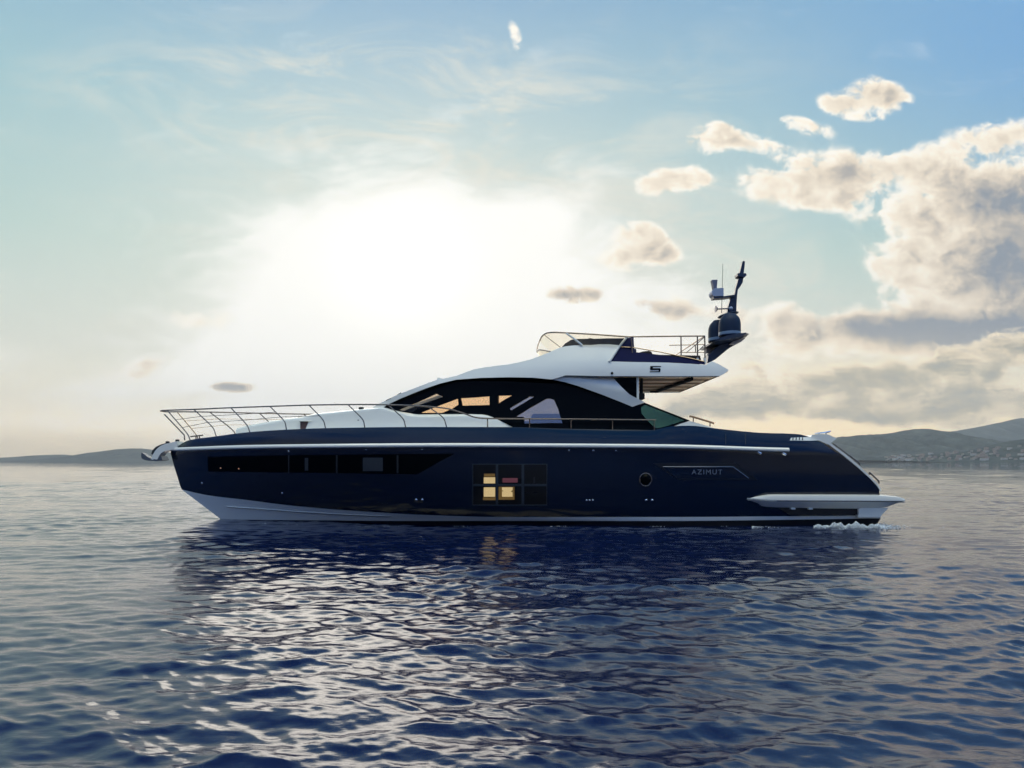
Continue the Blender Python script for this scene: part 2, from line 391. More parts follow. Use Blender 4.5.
def lathe(bm, prof, c, seg=32):
    rings = []
    for r, z in prof:
        rings.append([bm.verts.new((c[0]+r*math.cos(2*math.pi*k/seg), c[1]+r*math.sin(2*math.pi*k/seg), c[2]+z)) for k in range(seg)])
    for A_, B_ in zip(rings, rings[1:]):
        for k in range(seg): bm.faces.new((A_[k], A_[(k+1) % seg], B_[(k+1) % seg], B_[k]))
    bm.faces.new(rings[0]); bm.faces.new(rings[-1]); return bm
from mathutils.geometry import delaunay_2d_cdt
def dens(poly, step):
    out = []
    for a, b_ in zip(poly, poly[1:]+poly[:1]):
        n = max(1, int(math.dist(a, b_)/step))
        out += [(a[0]+(b_[0]-a[0])*k/n, a[1]+(b_[1]-a[1])*k/n) for k in range(n)]
    return out
def inside(p, poly):
    c = False
    for (x1, y1), (x2, y2) in zip(poly, poly[1:]+poly[:1]):
        if (y1 > p[1]) != (y2 > p[1]) and p[0] < (x2-x1)*(p[1]-y1)/(y2-y1)+x1: c = not c
    return c
def panel(outer, fn, thick=0.03, holes=(), step=6.0, grow=Vector((0, 1, 0)), inner=True):
    """a shaped shell: outline (with openings) laid on a curved side, given thickness"""
    vs, es, fs = [], [], []
    for loop in [outer]+list(holes):
        l = dens(list(loop), step); s = len(vs); vs += l; n = len(l)
        es += [(s+k, s+(k+1) % n) for k in range(n)]
    xs = [p[0] for p in outer]; ys = [p[1] for p in outer]
    if inner:
        yv = min(ys)+step/2
        while yv < max(ys):
            xv = min(xs)+step/2
            while xv < max(xs):
                if inside((xv, yv), list(outer)) and not any(inside((xv, yv), list(h)) for h in holes):
                    if min(math.dist((xv, yv), v) for v in vs[:len(vs)]) > step*0.45: vs.append((xv, yv))
                xv += step
            yv += step
    r = delaunay_2d_cdt([Vector(v) for v in vs], es, [], 1, 1e-4)
    pv = r[0]; pf = []
    for f in r[2]:
        c = sum((pv[i] for i in f), Vector((0, 0)))/len(f)
        if inside(c, list(outer)) and not any(inside(c, list(h)) for h in holes): pf.append(f)
    bm = bmesh.new()
    a = [bm.verts.new(fn(v[0], v[1])) for v in pv]
    if thick:
        b_ = [bm.verts.new(v.co+(grow(v.co) if callable(grow) else grow)*thick) for v in a]
        cnt = {}
        for f in pf:
            for i in range(len(f)):
                e = (f[i], f[(i+1) % len(f)]); cnt[e] = cnt.get(e, 0)+1
    for f in pf:
        try: bm.faces.new([a[i] for i in f])
        except ValueError: pass
        if thick:
            try: bm.faces.new([b_[i] for i in reversed(f)])
            except ValueError: pass
    if thick:
        for (i, j) in cnt:
            if (j, i) not in cnt:
                try: bm.faces.new([a[j], a[i], b_[i], b_[j]])
                except ValueError: pass
    bm.verts.ensure_lookup_table()
    for v in [v for v in bm.verts if not v.link_faces]: bm.verts.remove(v)
    return bm

# ---- hull lines: measured profile, half breadth by distance from the stem
def breadth(bmax, run, power, stern):
    def f(X, X0):
        u = np.clip((X-X0)/22.0, 0, 1)
        v = bmax*(1-(1-np.clip(u/run, 0, 1))**power)
        return v*(1-np.clip((u-0.6)/0.4, 0, 1)**2*(1-stern))
    return f
LINES = [  # profile points, half breadth
    ([(174.5, 448.2), (188.6, 440.3), (216, 436.3), (247, 432.3), (286, 429.6), (330, 428), (420, 427), (500, 427), (560, 428.6), (655, 430), (668, 426.5), (690, 425.6), (717, 428.6), (762, 432.8), (797, 434.0), (820, 441)], breadth(2.40, .50, 2.5, .955)),
    ([(171.5, 449.6), (250, 447.0), (310, 446.2), (450, 445.3), (660, 446.4), (790, 450), (833, 450.5)], breadth(2.62, .50, 2.5, .95)),
    ([(170.6, 453), (310, 451), (660, 451.2), (790, 455.5), (843, 456.0)], breadth(2.60, .50, 2.4, .955)),
    ([(174.0, 466), (310, 466), (660, 467), (858, 468)], breadth(2.60, .52, 2.3, .96)),
    ([(177.5, 477), (310, 479), (660, 480), (870, 478.5)], breadth(2.57, .54, 2.2, .965)),
    ([(180.0, 485.5), (310, 492), (660, 493), (879, 489)], breadth(2.52, .56, 2.1, .97)),
    ([(181.2, 488), (250, 496.5), (330, 503.5), (430, 508), (660, 508), (880.6, 505)], breadth(2.43, .58, 2.0, .975)),
    ([(181.8, 489.6), (208, 495.3), (247, 500), (286, 505), (329, 509), (369, 511.8), (427, 515), (505, 517), (660, 517), (815, 516), (880.6, 515.2)], breadth(2.37, .60, 1.95, .98)),
    ([(221, 519.4), (270, 520), (330, 520.4), (400, 521), (660, 521), (880.6, 518.4)], breadth(2.33, .62, 1.7, .98)),
    ([(231, 529), (300, 536), (400, 540), (660, 540), (868, 538)], breadth(2.1, .62, 1.5, .95)),
]
T = np.concatenate([np.linspace(0, 0.10, 16)[:-1], np.linspace(0.10, 0.86, 60)[:-1], np.linspace(0.86, 1, 26)])
def hull_point(pts, bf, t):
    px = pts[0][0]+(pts[-1][0]-pts[0][0])*t; py = float(smooth_interp(pts, np.array(px)))
    X0 = (pts[0][0]-512)/FPX*YC; Y = YC-1.5
    for _ in range(40):
        X = (px-512)/FPX*Y; Y = 0.5*Y+0.5*(YC-float(bf(X, X0)))
    return px2w(px, py, Y)
hb = bmesh.new(); near, far = [], []
for pts, bf in LINES:
    row = [hull_point(pts, bf, t) for t in T]
    near.append([hb.verts.new(p) for p in row]); far.append([hb.verts.new((p.x, 2*YC-p.y, p.z)) for p in row])
HULLROWS = [[v.co.copy() for v in r] for r in near]
nl = len(LINES)
for i in range(nl-1):
    mi = 1 if i == nl-3 else (2 if i == nl-2 else 0)
    for side in (near, far):
        for j in range(len(T)-1):
            vs = (side[i][j], side[i+1][j], side[i+1][j+1], side[i][j+1])
            f = hb.faces.new(vs if side is near else vs[::-1]); f.material_index = mi
    f = hb.faces.new((near[i][-1], near[i+1][-1], far[i+1][-1], far[i][-1])); f.material_index = mi
    f = hb.faces.new((near[i][0], far[i][0], far[i+1][0], near[i+1][0])); f.material_index = mi
hull = part("hull", hb, [NAVY, WHITE, BLACKP], angle=50)
_b = bmesh.new(); _b.from_mesh(hull.data); _b.transform(Matrix.Translation(ORG)); HBVH = BVHTree.FromBMesh(_b); _b.free()
CAMP = Vector((0, 0, EYE))
def on_hull(off=0.004):
    def f(px, py):
        d = px2w(px, py, 1.0)-CAMP
        h = HBVH.ray_cast(CAMP, d.normalized())
        if h[0] is None: return px2w(px, py, YC-2.4)
        n = h[1] if h[1].y < 0 else -h[1]
        return h[0]+n*off
    return f

# rub rail: half round white strip along the side
def sweep_on_row(row, i0, i1, prof):
    bm = bmesh.new(); rings = []
    for j in range(i0, i1):
        p = row[j]; d = (row[min(j+1, len(row)-1)]-row[max(j-1, 0)]).normalized()
        out = Vector((d.y, -d.x, 0)).normalized()
        rings.append([bm.verts.new(p+out*o+Vector((0, 0, z))) for o, z in prof])
    for a, b_ in zip(rings, rings[1:]):
        for k in range(len(prof)-1): bm.faces.new((a[k], a[k+1], b_[k+1], b_[k]))
    bm.faces.new(rings[0]); bm.faces.new(rings[-1]); return bm
pr = [(-0.02, 0.065), (0.035, 0.055), (0.06, 0.02), (0.06, -0.02), (0.035, -0.05), (-0.02, -0.06)]
last = max(j for j in range(len(T)) if 512+HULLROWS[1][j].x/HULLROWS[1][j].y*FPX < 792)
rr = part("rub_rail", sweep_on_row(HULLROWS[1], 0, last+1, pr), WHITE, label="long white strip along the side"); mirror(rr)
# spray rail under the bow
def rowmix(a, b_, f): return [p.lerp(q_, f) for p, q_ in zip(HULLROWS[a], HULLROWS[b_])]
row = rowmix(nl-3, nl-2, 0.45)
sr = part("spray_rail", sweep_on_row(row, 6, 30, [(-0.02, 0.01), (0.035, 0.0), (-0.02, -0.03)]), WHITE); mirror(sr)

# deck sheet with camber, a little below the edge
db = bmesh.new(); prev = None
for j in range(len(T)):
    p = HULLROWS[0][j]; w = YC-p.y
    cols = [db.verts.new((p.x, YC-w*s, p.z-0.03+0.07*(1-s*s)*min(1, w))) for s in (0.985, 0.6, 0.2, -0.2, -0.6, -0.985)]
    if prev:
        for k in range(5): db.faces.new((prev[k], prev[k+1], cols[k+1], cols[k]))
    prev = cols
deck = part("deck", db, WHITE)

# foredeck coachroof
COACH = [(236, 430.2), (250, 426.8), (272, 422.8), (286, 420.4), (299.5, 419.0), (305, 417.5), (312, 415.6), (335, 413.2), (361, 410.5), (382, 408.6), (390, 411.2), (399, 413.4), (416, 416.4), (440, 416.1), (468, 415.4), (485, 415.7), (496, 419.3), (504.7, 423.5), (514.5, 428.2)]
COACHW = [(236, 0.5), (272, .95), (312, 1.35), (382, 1.75), (440, 1.95), (520, 2.0)]
cb = bmesh.new(); prev = None
for px in np.concatenate([np.linspace(236, 300, 14), np.linspace(306, 514, 40)]):
    w = float(interp(COACHW, px)); py = float(interp(COACH, px)); Y = YC-w
    p = px2w(px, py, Y)
    zb = float(np.interp(p.x, [r.x for r in HULLROWS[0]], [r.z for r in HULLROWS[0]]))-0.06
    h = max(0.03, p.z-zb); sec = []
    for (dw, f) in [(0.16, 0), (0.08, .55), (0.03, .88), (0.0, 1.0), (-.09, 1.0+.03/h), (-.4, 1+.07/h)]:
        sec.append((w+dw*min(1, h), zb+h*f))
    full = sec+[(-a, z) for a, z in sec[::-1]]
    cols = [cb.verts.new((p.x, YC-a, z)) for a, z in full]
    if prev:
        for k in range(len(full)-1): cb.faces.new((prev[k], prev[k+1], cols[k+1], cols[k]))
    else: cb.faces.new(cols)
    prev = cols
coach = part("foredeck_cabin", cb, WHITE, angle=40)

# ---- cabin side
def HW(X, z):
    return float(np.interp(X, [-4.6, -3.78, -3.25, -2.67, -1.8, -0.35, 1.1, 4.0, 6.3], [1.30, 1.48, 1.62, 1.76, 1.92, 2.04, 2.12, 2.15, 2.12]))-0.16*(z-2.7)
def cab(off=0.0): return lambda px, py: on_side(px, py, lambda X, z: HW(X, z)+off)
BAND = [(381.2, 408.7), (387.6, 404.4), (400, 398.6), (413, 393.2), (427, 387.8), (440, 383.4), (448, 381.2), (456, 379.5), (468, 378.4), (481, 377.7), (495, 377.3), (508, 377.1), (533, 377.5), (550, 379.1), (564, 382), (579, 386.4), (602, 394.7), (620, 401.8), (632.3, 406.8), (638, 404.8), (644.5, 402.6), (660, 408.8), (675, 414.6), (690, 420.6), (676, 425.5), (664, 429.5), (655, 432.5), (525, 432), (514.5, 428), (504.7, 423), (496, 418.8), (485, 415.2), (468, 414.9), (440, 415.6), (416, 415.9), (399, 413)]
hA = [(399.3, 409.9), (415.9, 403), (436.4, 393.8), (443.2, 396.7), (425.7, 404.5), (412, 412.4)]
hB = [(420.8, 412.8), (440, 405.2), (457.9, 398.6), (458.4, 404.6), (452, 408.9), (442, 412.9)]
hC = [(461.2, 398.3), (475, 397.5), (489.5, 396.3), (489.5, 405), (462.7, 405.6)]
hD = [(497.9, 395.8), (512, 395.4), (505, 399.3), (498, 403.8)]
hE = [(509.8, 408.2), (530, 396.4), (534.2, 396.7), (511.2, 410.4)]
hF = [(516.2, 416.6), (530, 408), (546.8, 398.6), (550.5, 398.5), (554.0, 399.6), (558, 408.5), (561, 418.2), (562.8, 423.6), (524.6, 423.8), (524.2, 417)]
hT = [(641, 407.5), (645.2, 404.6), (665, 412.2), (684.6, 420.3), (673, 424.0), (662, 427.4), (655.5, 428.4), (648.8, 422), (641.6, 413.5)]
cabin_band = part("cabin_side", panel(BAND, cab(0), 0.05, [hA, hB, hC, hD, hE, hF, hT], 7), BLACKG, angle=25, label="sweeping black glass cabin side")
for h, m_, lab in ((hA, G_CLEAR, None), (hB, G_CLEAR, None), (hC, G_CLEAR, None), (hD, G_CLEAR, None), (hE, G_MIRROR, None), (hF, G_MIRROR, "triangular pane mirroring the sky"), (hT, G_GREEN, "green tinted pointed pane beside the cockpit")):
    o = part("window_pane", panel(h, cab(-0.02), 0.008, (), 8), m_, cabin_band)
    if lab: o['label'] = lab
# far side: the same band with one long amber window
far_hole = [(392, 408.5), (413, 399), (440, 388.5), (458, 384), (490, 381.8), (535, 382), (560, 386), (575, 391), (575, 413), (480, 412), (400, 411.5)]
fb = part("cabin_side", panel(BAND, cab(0), 0.05, [far_hole, hT], 7), BLACKG, angle=25)
fb.data.transform(Matrix.Scale(-1, 4, (0, 1, 0))); fb.data.flip_normals()
fp = part("window_pane", panel(far_hole, cab(-0.02), 0.008, (), 8), G_AMBER, fb)
fp.data.transform(Matrix.Scale(-1, 4, (0, 1, 0))); fp.data.flip_normals()
fp = part("window_pane", panel(hT, cab(-0.02), 0.008, (), 8), G_GREEN, fb)
fp.data.transform(Matrix.Scale(-1, 4, (0, 1, 0))); fp.data.flip_normals()
# dark window frames of the far side seen through the cabin (pillars)
for x0, x1 in ((493, 499), (459.3, 460.8)):
    bm = bmesh.new()
    a = px2w(x0, 408, 22.55); c = px2w(x1, 392, 22.55)
    box(bm, (a.x, 22.48, 3.35), (c.x, 22.54, 4.25))
    part("window_pillar", bm, DARK, fb)

# windscreen: slopes from the rim to a forward bowed foot
up = [p for p in BAND if p[0] <= 456.5][:8]
wb = bmesh.new(); prev = None
for (px, py) in up:
    p = cab(-0.03)(px, py+0.8); w = YC-p.y; cols = []
    for s in (1, .75, .45, .15, -.15, -.45, -.75, -1):
        bow = 0.30*(1-s*s)*max(0.0, (440-px)/58)
        cols.append(wb.verts.new((p.x-bow, YC-w*s, p.z+0.10*(1-s*s))))
    if prev:
        for k in range(7): wb.faces.new((prev[k], prev[k+1], cols[k+1], cols[k]))
    prev = cols
part("windscreen", wb, G_CLEAR, angle=60)
# white rim above the black edge
rim_lo = [(370, 410.4), (380, 407.6), (387.6, 404.2), (400, 398.4), (413, 393.0), (427, 387.6), (440, 383.2), (456, 379.3), (481, 377.5), (508, 376.9), (533, 377.3), (550, 378.9)]
rim_up = [(369, 409.4), (378.8, 403.6), (389, 398.6), (399.3, 394.0), (409, 390.2), (418.8, 386.4), (428, 382.8), (437, 379.6), (447, 378.6), (455, 377.4), (460, 374.6), (474.4, 369.2), (494, 366.0), (508.6, 364.4), (530, 359.5)]
# ---- flybridge moulding
def FW(X, z):
    w = float(np.interp(X, [-4.3, -3.2, -2.1, -0.3, 1.4, 2.6, 6.6], [1.30, 1.62, 1.84, 2.02, 2.14, 2.20, 2.16]))
    zc = float(np.interp(X, [-2, 0, 2.6, 6.5], [4.05, 4.38, 4.56, 4.50]))
    t = z-zc; up = 0.5*(t+math.sqrt(t*t+0.03))
    return w-up*0.42-(up-t)*0.04
def fly(off=0.0): return lambda px, py: on_side(px, py, lambda X, z: FW(X, z)+off)
def fly_low(off=0.0): return lambda px, py: on_side(px, py, lambda X, z: FW(X, z)-0.06+off)
MOULD = [(369, 409.6), (378.8, 403.8), (389, 398.6), (399.3, 394.0), (409, 390.2), (418.8, 386.4), (428, 382.9), (437, 379.8), (447, 377.9), (456.8, 375.7), (465, 372.4), (474.4, 369.2), (484, 367.4), (494, 366.0), (508.6, 364.3), (519, 362.2), (530, 359.5), (541, 355.6), (551.5, 351.3), (559.3, 347.8), (566, 346.2), (574, 345.4), (583, 345.0), (592, 344.9), (600, 344.3), (610, 344.4), (619.5, 345.2), (615, 352), (609.3, 361.4), (625, 361.8), (639, 362.1), (668, 362.6), (690, 363.7), (706, 364.9), (712, 361.2), (719, 364.3), (729, 370.0), (724, 374.0), (719, 376.6), (690, 376.8), (640, 376.8), (600, 376.7), (565, 375.7), (552, 379.5), (533, 377.6), (508, 377.2), (481, 377.8), (456, 379.6), (440, 383.5), (427, 387.9), (413, 393.3), (400, 398.7), (387.6, 404.5), (381.2, 408.8), (373, 411)]
mould = part("flybridge", panel(MOULD, fly(0), 0.06, (), 6), WHITE, angle=20); mirror(mould)
WING = [(550.5, 379.3), (558, 377.4), (565, 376.0), (600, 377.0), (612.6, 377.4), (621, 386.4), (629.3, 394.3), (637, 398.4), (645, 402.2), (638.5, 404.6), (632.3, 406.7), (620, 401.6), (602, 394.5), (579, 386.2), (564, 381.8)]
def wingfn(px, py):
    # a folded facet: the strip under the crease leans out, the one above tucks in
    cy = float(np.interp(px, [560, 578, 600, 624, 640], [377.5, 380.0, 385.5, 390.5, 400]))
    off = 0.05-0.008*max(0.0, cy-py)-0.004*max(0, py-cy)
    return on_side(px, py, lambda X, z: FW(X, z)-0.12+off)
wing = part("roof_wing", panel(WING, wingfn, 0.06, (), 3), WHITE, angle=30); mirror(wing)

def cross_sheet(name, pts, fn, material, crown=0.08, dz=0.0, inset=0.0, ns=9, parent=None, angle=40):
    bm = bmesh.new(); prev = None
    for px, py in pts:
        p = fn(px, py); w = YC-p.y-inset
        cols = [bm.verts.new((p.x, YC-w*s, p.z+dz+crown*(1-s*s))) for s in np.linspace(1, -1, ns)]
        if prev:
            for k in range(ns-1): bm.faces.new((prev[k], prev[k+1], cols[k+1], cols[k]))
        prev = cols
    return part(name, bm, material, parent, angle)
TOP = [p for p in MOULD[9:27]]
cross_sheet("roof_top", TOP, fly(0), WHITE, crown=0.03, dz=-0.03, inset=0.03)
cross_sheet("flybridge_floor", [(606, 363.5), (640, 363.8), (690, 365), (712, 364.4), (728.5, 370.6)], fly(0), TEAK, crown=0.0, dz=-0.03, inset=0.04)
cross_sheet("tail_cap", [(728.8, 370.2), (724, 374.0), (719, 376.4)], fly(0), WHITE, crown=0.0, inset=0.0)
# ceiling over the cabin (dark) and over the cockpit (warm panels)
cross_sheet("headliner", [(452, 381.3), (481, 379.5), (508, 379), (550, 381), (600, 379)], fly(0), DARK, crown=0.0, dz=-0.02, inset=0.15)
CEIL = mat("ceiling_panel", (0.86, 0.56, 0.34), 0.45, vary=0.12, vscale=3)
cross_sheet("cockpit_ceiling", [(600, 376.9), (640, 376.9), (690, 376.8), (719, 376.5)], fly(0), CEIL, crown=0.0, dz=0.03, inset=0.05)
bm = bmesh.new()
za = fly(0)(660, 376.8)
for y in (19.2, 20.1, 21.0, 21.9):
    box(bm, (3.55, y-0.03, za.z-0.015), (5.9, y+0.03, za.z+0.02))
part("ceiling_batten", bm, mat("ceiling_groove", (0.40, 0.24, 0.15), 0.6))
bm = bmesh.new(); tube(bm, [(5.25, 18.7, za.z-0.03), (4.95, 22.0, za.z-0.03)], 0.06); tube(bm, [(5.0, 22.0, za.z-0.03), (4.75, 22.0, za.z-0.03)], 0.05)
part("awning_track", bm, DARK)

# aft bulkhead: dark green side door, white and dark posts
door = [(613.9, 377.8), (636.6, 377.3), (636.8, 399.0), (629.3, 394.8), (621, 386.8)]
part("side_door", panel(door, lambda x, y: on_side(x, y, lambda X, z: 2.0), 0.03, (), 8), G_DOOR, label="dark green glass panel under the flybridge")
part("dark_bulkhead", panel([(x, y+0.5) for x, y in door], lambda x, y: on_side(x, y, lambda X, z: 1.2), 0.03, (), 8), mat("bulkhead_green", (0.012, 0.05, 0.045), 0.5))
bm = bmesh.new(); a = px2w(637.5, 377, 18.55); tube(bm, [px2w(637.6, 377, 18.55), px2w(637.8, 399.5, 18.55)], 0.035, 10); part("roof_post", bm, WHITE)
bm = bmesh.new(); tube(bm, [px2w(641.3, 377, 19.0), px2w(641.4, 398, 19.0)], 0.05, 10); part("roof_post", bm, DARK)
bm = bmesh.new(); box(bm, px2w(638.5, 399, 18.9), px2w(642, 394.5, 19.3), 0.01); part("post_foot", bm, DARK)

# saloon furniture low behind the glass, dark
bm = bmesh.new()
box(bm, (-3.0, 19.2, 2.4), (-1.6, 21.9, 3.28), 0.05); box(bm, (-1.5, 19.4, 2.4), (-0.2, 20.4, 3.32), 0.05); box(bm, (0.6, 19.3, 2.4), (3.2, 21.8, 3.3), 0.05)
part("saloon_seat", bm, DARK)
# ------------- cockpit edge and stern
def dk(off=0.0): return lambda px, py: on_side(px, py, lambda X, z: 2.36+off)
part("cockpit_coaming", panel([(674, 427), (680, 424.0), (690, 421.0), (700, 423.8), (716, 428.6), (700, 428.8)], dk(-.1), 0.5, (), 8), WHITE)
bm = bmesh.new(); tube(bm, bend([dk(-.2)(689.5, 416.3), dk(-.2)(692, 416.6), dk(-.2)(712, 422.6), dk(-.2)(714, 423.6)]), 0.028); hr = part("cockpit_handrail", bm, TEAK, label="short wooden handrail by the cockpit")
for x, y0, y1 in ((693.3, 417, 422.5), (710, 422.2, 426.5)):
    bm = bmesh.new(); tube(bm, [dk(-.2)(x, y0), dk(-.2)(x, y1)], 0.016); part("stanchion", bm, STEEL, hr)
part("quarter_moulding", panel([(790, 440.4), (791, 437.6), (811, 437.0), (812, 434.9), (819, 434.0), (828.4, 434.4), (837, 438.4), (831, 442.8), (827.6, 444.4), (819.8, 440.6)], dk(-0.02), 0.35, (), 8), WHITE)

strip_up = [(828, 443.8), (831, 443.2), (845, 453.6), (859, 465.4), (870, 476), (877.6, 483.8), (881.6, 490.4)]
strip_lo = [(880.6, 491.0), (876, 484.4), (868, 476.6), (857, 466.6), (843, 455.2)]
part("stern_edge", panel(strip_up+strip_lo, dk(-0.02), 0.3, (), 8), WHITE)
for pts in ([(832.5, 445.5), (832.8, 443.6), (858.5, 462.6), (859.5, 465.4)], [(869.4, 474.8), (869.2, 472.2), (878.4, 480.8), (879.0, 483.4)]):
    bm = bmesh.new(); tube(bm, bend([dk(-.12)(*p) for p in pts], f=.2), 0.024); h = part("stern_handrail", bm, STEEL); mirror(h)
bm = bmesh.new(); c0 = dk(-.3)(820, 433); 
tube(bm, [dk(-.25)(814.5, 433.4), dk(-.25)(822, 433.0), dk(-.25)(829, 431.8), dk(-.25)(831, 431.0)], [0.012, .025, .025, .012]); tube(bm, [dk(-.25)(819, 433.1), dk(-.25)(819, 435.2)], .02); tube(bm, [dk(-.25)(826, 432.4), dk(-.25)(826, 435.2)], .02)
part("mooring_cleat", bm, CHROME)

# swim platform: side wings and the slab behind the transom
XS = np.array([746.2, 748, 752, 759.5, 766, 771, 780, 800, 830, 860, 880.5, 890, 898, 902, 905])
TOPY = np.interp(XS, [746, 752, 759.5, 771, 780, 880, 900, 905], [498.6, 497.2, 496, 494.7, 494.5, 495, 496.4, 498.0])
GRY = np.interp(XS, [746, 759, 771, 905], [499.0, 499.9, 500.7, 501.5])
BOTY = np.interp(XS, [746, 754, 767, 777, 830, 859, 888, 902, 905], [499.6, 503.4, 506.6, 507.4, 508.6, 508.8, 508.2, 503.2, 502.2])
pb = bmesh.new(); prev = None
for x, yt, yg, yb in zip(XS, TOPY, GRY, BOTY):
    out = float(np.interp(x, [746, 771, 860, 905], [2.46, 2.70, 2.74, 2.66]))
    X = (x-512)/FPX*(YC-out)
    def zz(y, hw): return EYE-(y-462)/FPX*(YC-hw)
    sec = [(1.9, zz(yt-.4, out)), (out-.10, zz(yt, out-.1)), (out-.02, zz(yt+.9, out)), (out, zz(yg-1.2, out)), (out-.005, zz(yg-.35, out)), (out-.05, zz(yg, out)), (out-.005, zz(yg+.35, out)), (out-.03, zz(yg+1.2, out)), (out-.16, zz(yb-1, out)), (out-.22, zz(yb, out-.2)), (1.9, zz(yb, out-.2))]
    cols = [pb.verts.new((X, YC-a, z)) for a, z in sec]
    if prev:
        for k in range(len(sec)-1): pb.faces.new((prev[k], prev[k+1], cols[k+1], cols[k]))
    else: pb.faces.new(cols)
    prev = cols
pb.faces.new(prev)
plat = part("swim_platform", pb, WHITE, angle=28); mw = mirror(plat)
for sgn in (1, -1):
    bm = bmesh.new(); pts = []
    for x in (777, 800, 830, 860, 885, 902):
        o_ = float(np.interp(x, [746, 771, 860, 905], [2.46, 2.70, 2.74, 2.66]))-.012; p = px2w(x, float(np.interp(x, XS, GRY)), YC-o_); pts.append((p.x, YC-sgn*o_, p.z))
    tube(bm, pts, .014, 6); part("platform_seam", bm, SEAM, plat)
bm = bmesh.new(); a = px2w(880, 497, 18.1); c = px2w(903, 502, 18.1)
box(bm, (a.x-0.2, YC-1.95, c.z-.02), (c.x, YC+1.95, a.z-.03), 0.02); part("platform_slab", bm, TEAK, plat)
part("platform_bracket", panel([(858.8, 508), (888.4, 508), (884, 512.6), (879.9, 517.2), (858, 517.4), (858.8, 514.6)], lambda x, y: on_side(x, y, lambda X, z: 2.50-(0.35-z)*0.2), 0.8, (), 8), WHITE, plat)
part("platform_recess", panel([(778, 507.6), (858.9, 508.4), (858.9, 514.6), (790, 514.8)], lambda x, y: on_side(x, y, lambda X, z: 2.44), 0.05, (), 10), BLACKP, plat)
for x in (793.5, 811):
    bm = bmesh.new(); p = on_side(x, 508.6, lambda X, z: 2.55); box(bm, (p.x-.06, p.y, p.z-.03), (p.x+.06, p.y+.2, p.z+.02), .01); part("platform_tab", bm, WHITE, plat)
bm = bmesh.new(); box(bm, px2w(820, 526, 18.4), px2w(872, 518.6, 18.7)); part("trim_tab", bm, BLACKP)

# ------------- hull windows, ports, fittings
def hull_panel(name, poly, material, parent=None, off=0.004, thick=0.004, step=6, holes=(), **k):
    # thickness runs from just under the skin outwards
    f = on_hull(off)
    return part(name, panel(poly, f, thick, holes, step, grow=Vector((0, 1, 0))), material, parent, recalc=True, **k)
hw = hull_panel("hull_window", [(207.8, 456.6), (300, 455), (454.8, 453.5), (436, 463.6), (417.4, 474.2), (310, 472.6), (208.4, 471.4)], BLACKG, off=0.012, thick=0.02, label="long dark hull window with slanted aft end")
for x0, x1 in ((288.4, 289.6), (336.2, 337.8), (396.8, 398.6)):
    hull_panel("mullion", [(x0, 455), (x1, 455), (x1, 473), (x0, 473)], mat("mullion_grey", (.022, .026, .03), .4), hw, off=.018, thick=.01)
hull_panel("blind", [(363, 457.5), (383, 457.5), (383, 471.0), (363, 471.0)], mat("blind_grey", (.035, .042, .05), .7), hw, off=.016, thick=.006)
hull_panel("blind", [(305, 457.8), (308.5, 457.8), (308.5, 470.5), (305, 470.5)], bpy.data.materials["blind_grey"], hw, off=.016, thick=.006)
def disc_at(px, py, r, off, depth=0.03, seg=16, flat=1.0, rot=0):
    d = px2w(px, py, 1.0)-CAMP; h = HBVH.ray_cast(CAMP, d.normalized()); n = h[1] if h[1].y < 0 else -h[1]
    t_ = Vector((0, 0, 1)).cross(n).normalized(); u = n.cross(t_)
    bm = bmesh.new(); c0 = h[0]+n*off
    ring = lambda rr_, dd: [bm.verts.new(c0+n*dd+(t_*math.cos(2*math.pi*k/seg)+u*math.sin(2*math.pi*k/seg)*flat)*rr_) for k in range(seg)]
    a, b_, c = ring(r, -depth), ring(r, 0), ring(r*.6, r*.35)
    for A_, B_ in ((a, b_), (b_, c)):
        for k in range(seg): bm.faces.new((A_[k], A_[(k+1) % seg], B_[(k+1) % seg], B_[k]))
    bm.faces.new(c); return bm
for x, y in ((221, 468), (239, 468.6)):
    part("window_glint", disc_at(x, y, .02, .016, .01), mat("glint_glow", (.5, .3, .2), .4, emit=(1, .5, .3), estr=.35), hw)  # window reflections painted as small glowing discs
for x, y, r in ((202, 483.3, .03), (282.4, 493.3, .032), (288.6, 451.4, .03), (416.4, 499.8, .034), (422.4, 499.8, .034), (569, 450.4, .022), (593.4, 450.6, .03), (616, 450.8, .022), (586.6, 500.4, .026), (589.6, 500.4, .026), (592.8, 500.4, .026), (646.2, 500.3, .034), (652.2, 500.3, .034), (366, 449.8, .018), (422, 449.6, .018)):
    part("through_hull", disc_at(x, y, r, .004), CHROME)
for x, y in ((758.8, 452.7), (783.6, 453.7)):
    f = on_hull(.03); bm = bmesh.new(); tube(bm, [f(x-1.6, y-.9), f(x+1.6, y+.9)], .035, 10); part("side_lamp", bm, CHROME)
# midship window: six panes
fx = [(472.6, 483.6+0.3), (497.6+0.4, 509.6), (523.8, 547)]
MW = [(472.4, 463.8), (547.2, 463.8), (547.2, 505.2), (472.4, 505.2)]
cx_ = [(473.2, 495.8), (498.2, 521.6), (524.2, 546.6)]; cy_ = [(464.6, 483.8), (486.0, 504.4)]
panes = [[(a, c), (b_, c), (b_, d), (a, d)] for (c, d) in cy_ for (a, b_) in cx_]
mw_ = hull_panel("midship_window", MW, mat("frame_grey", (.035, .045, .055), .3), off=.03, thick=.03, holes=panes, step=9, label="square midship window of six panes, some lit warm")
hull_panel("window_backing", MW, DARK, mw_, off=.004, thick=.01, step=9)
LIT = mat("lit_blind", (.5, .4, .25), .7, emit=(1.0, 0.76, 0.36), estr=.62, vary=.2, vscale=30)
LIT2 = mat("cushion_glow", (.2, .08, .1), .7, emit=(.55, .17, .24), estr=.16)  # cushion patch glows by emission, cabin light put into its colour
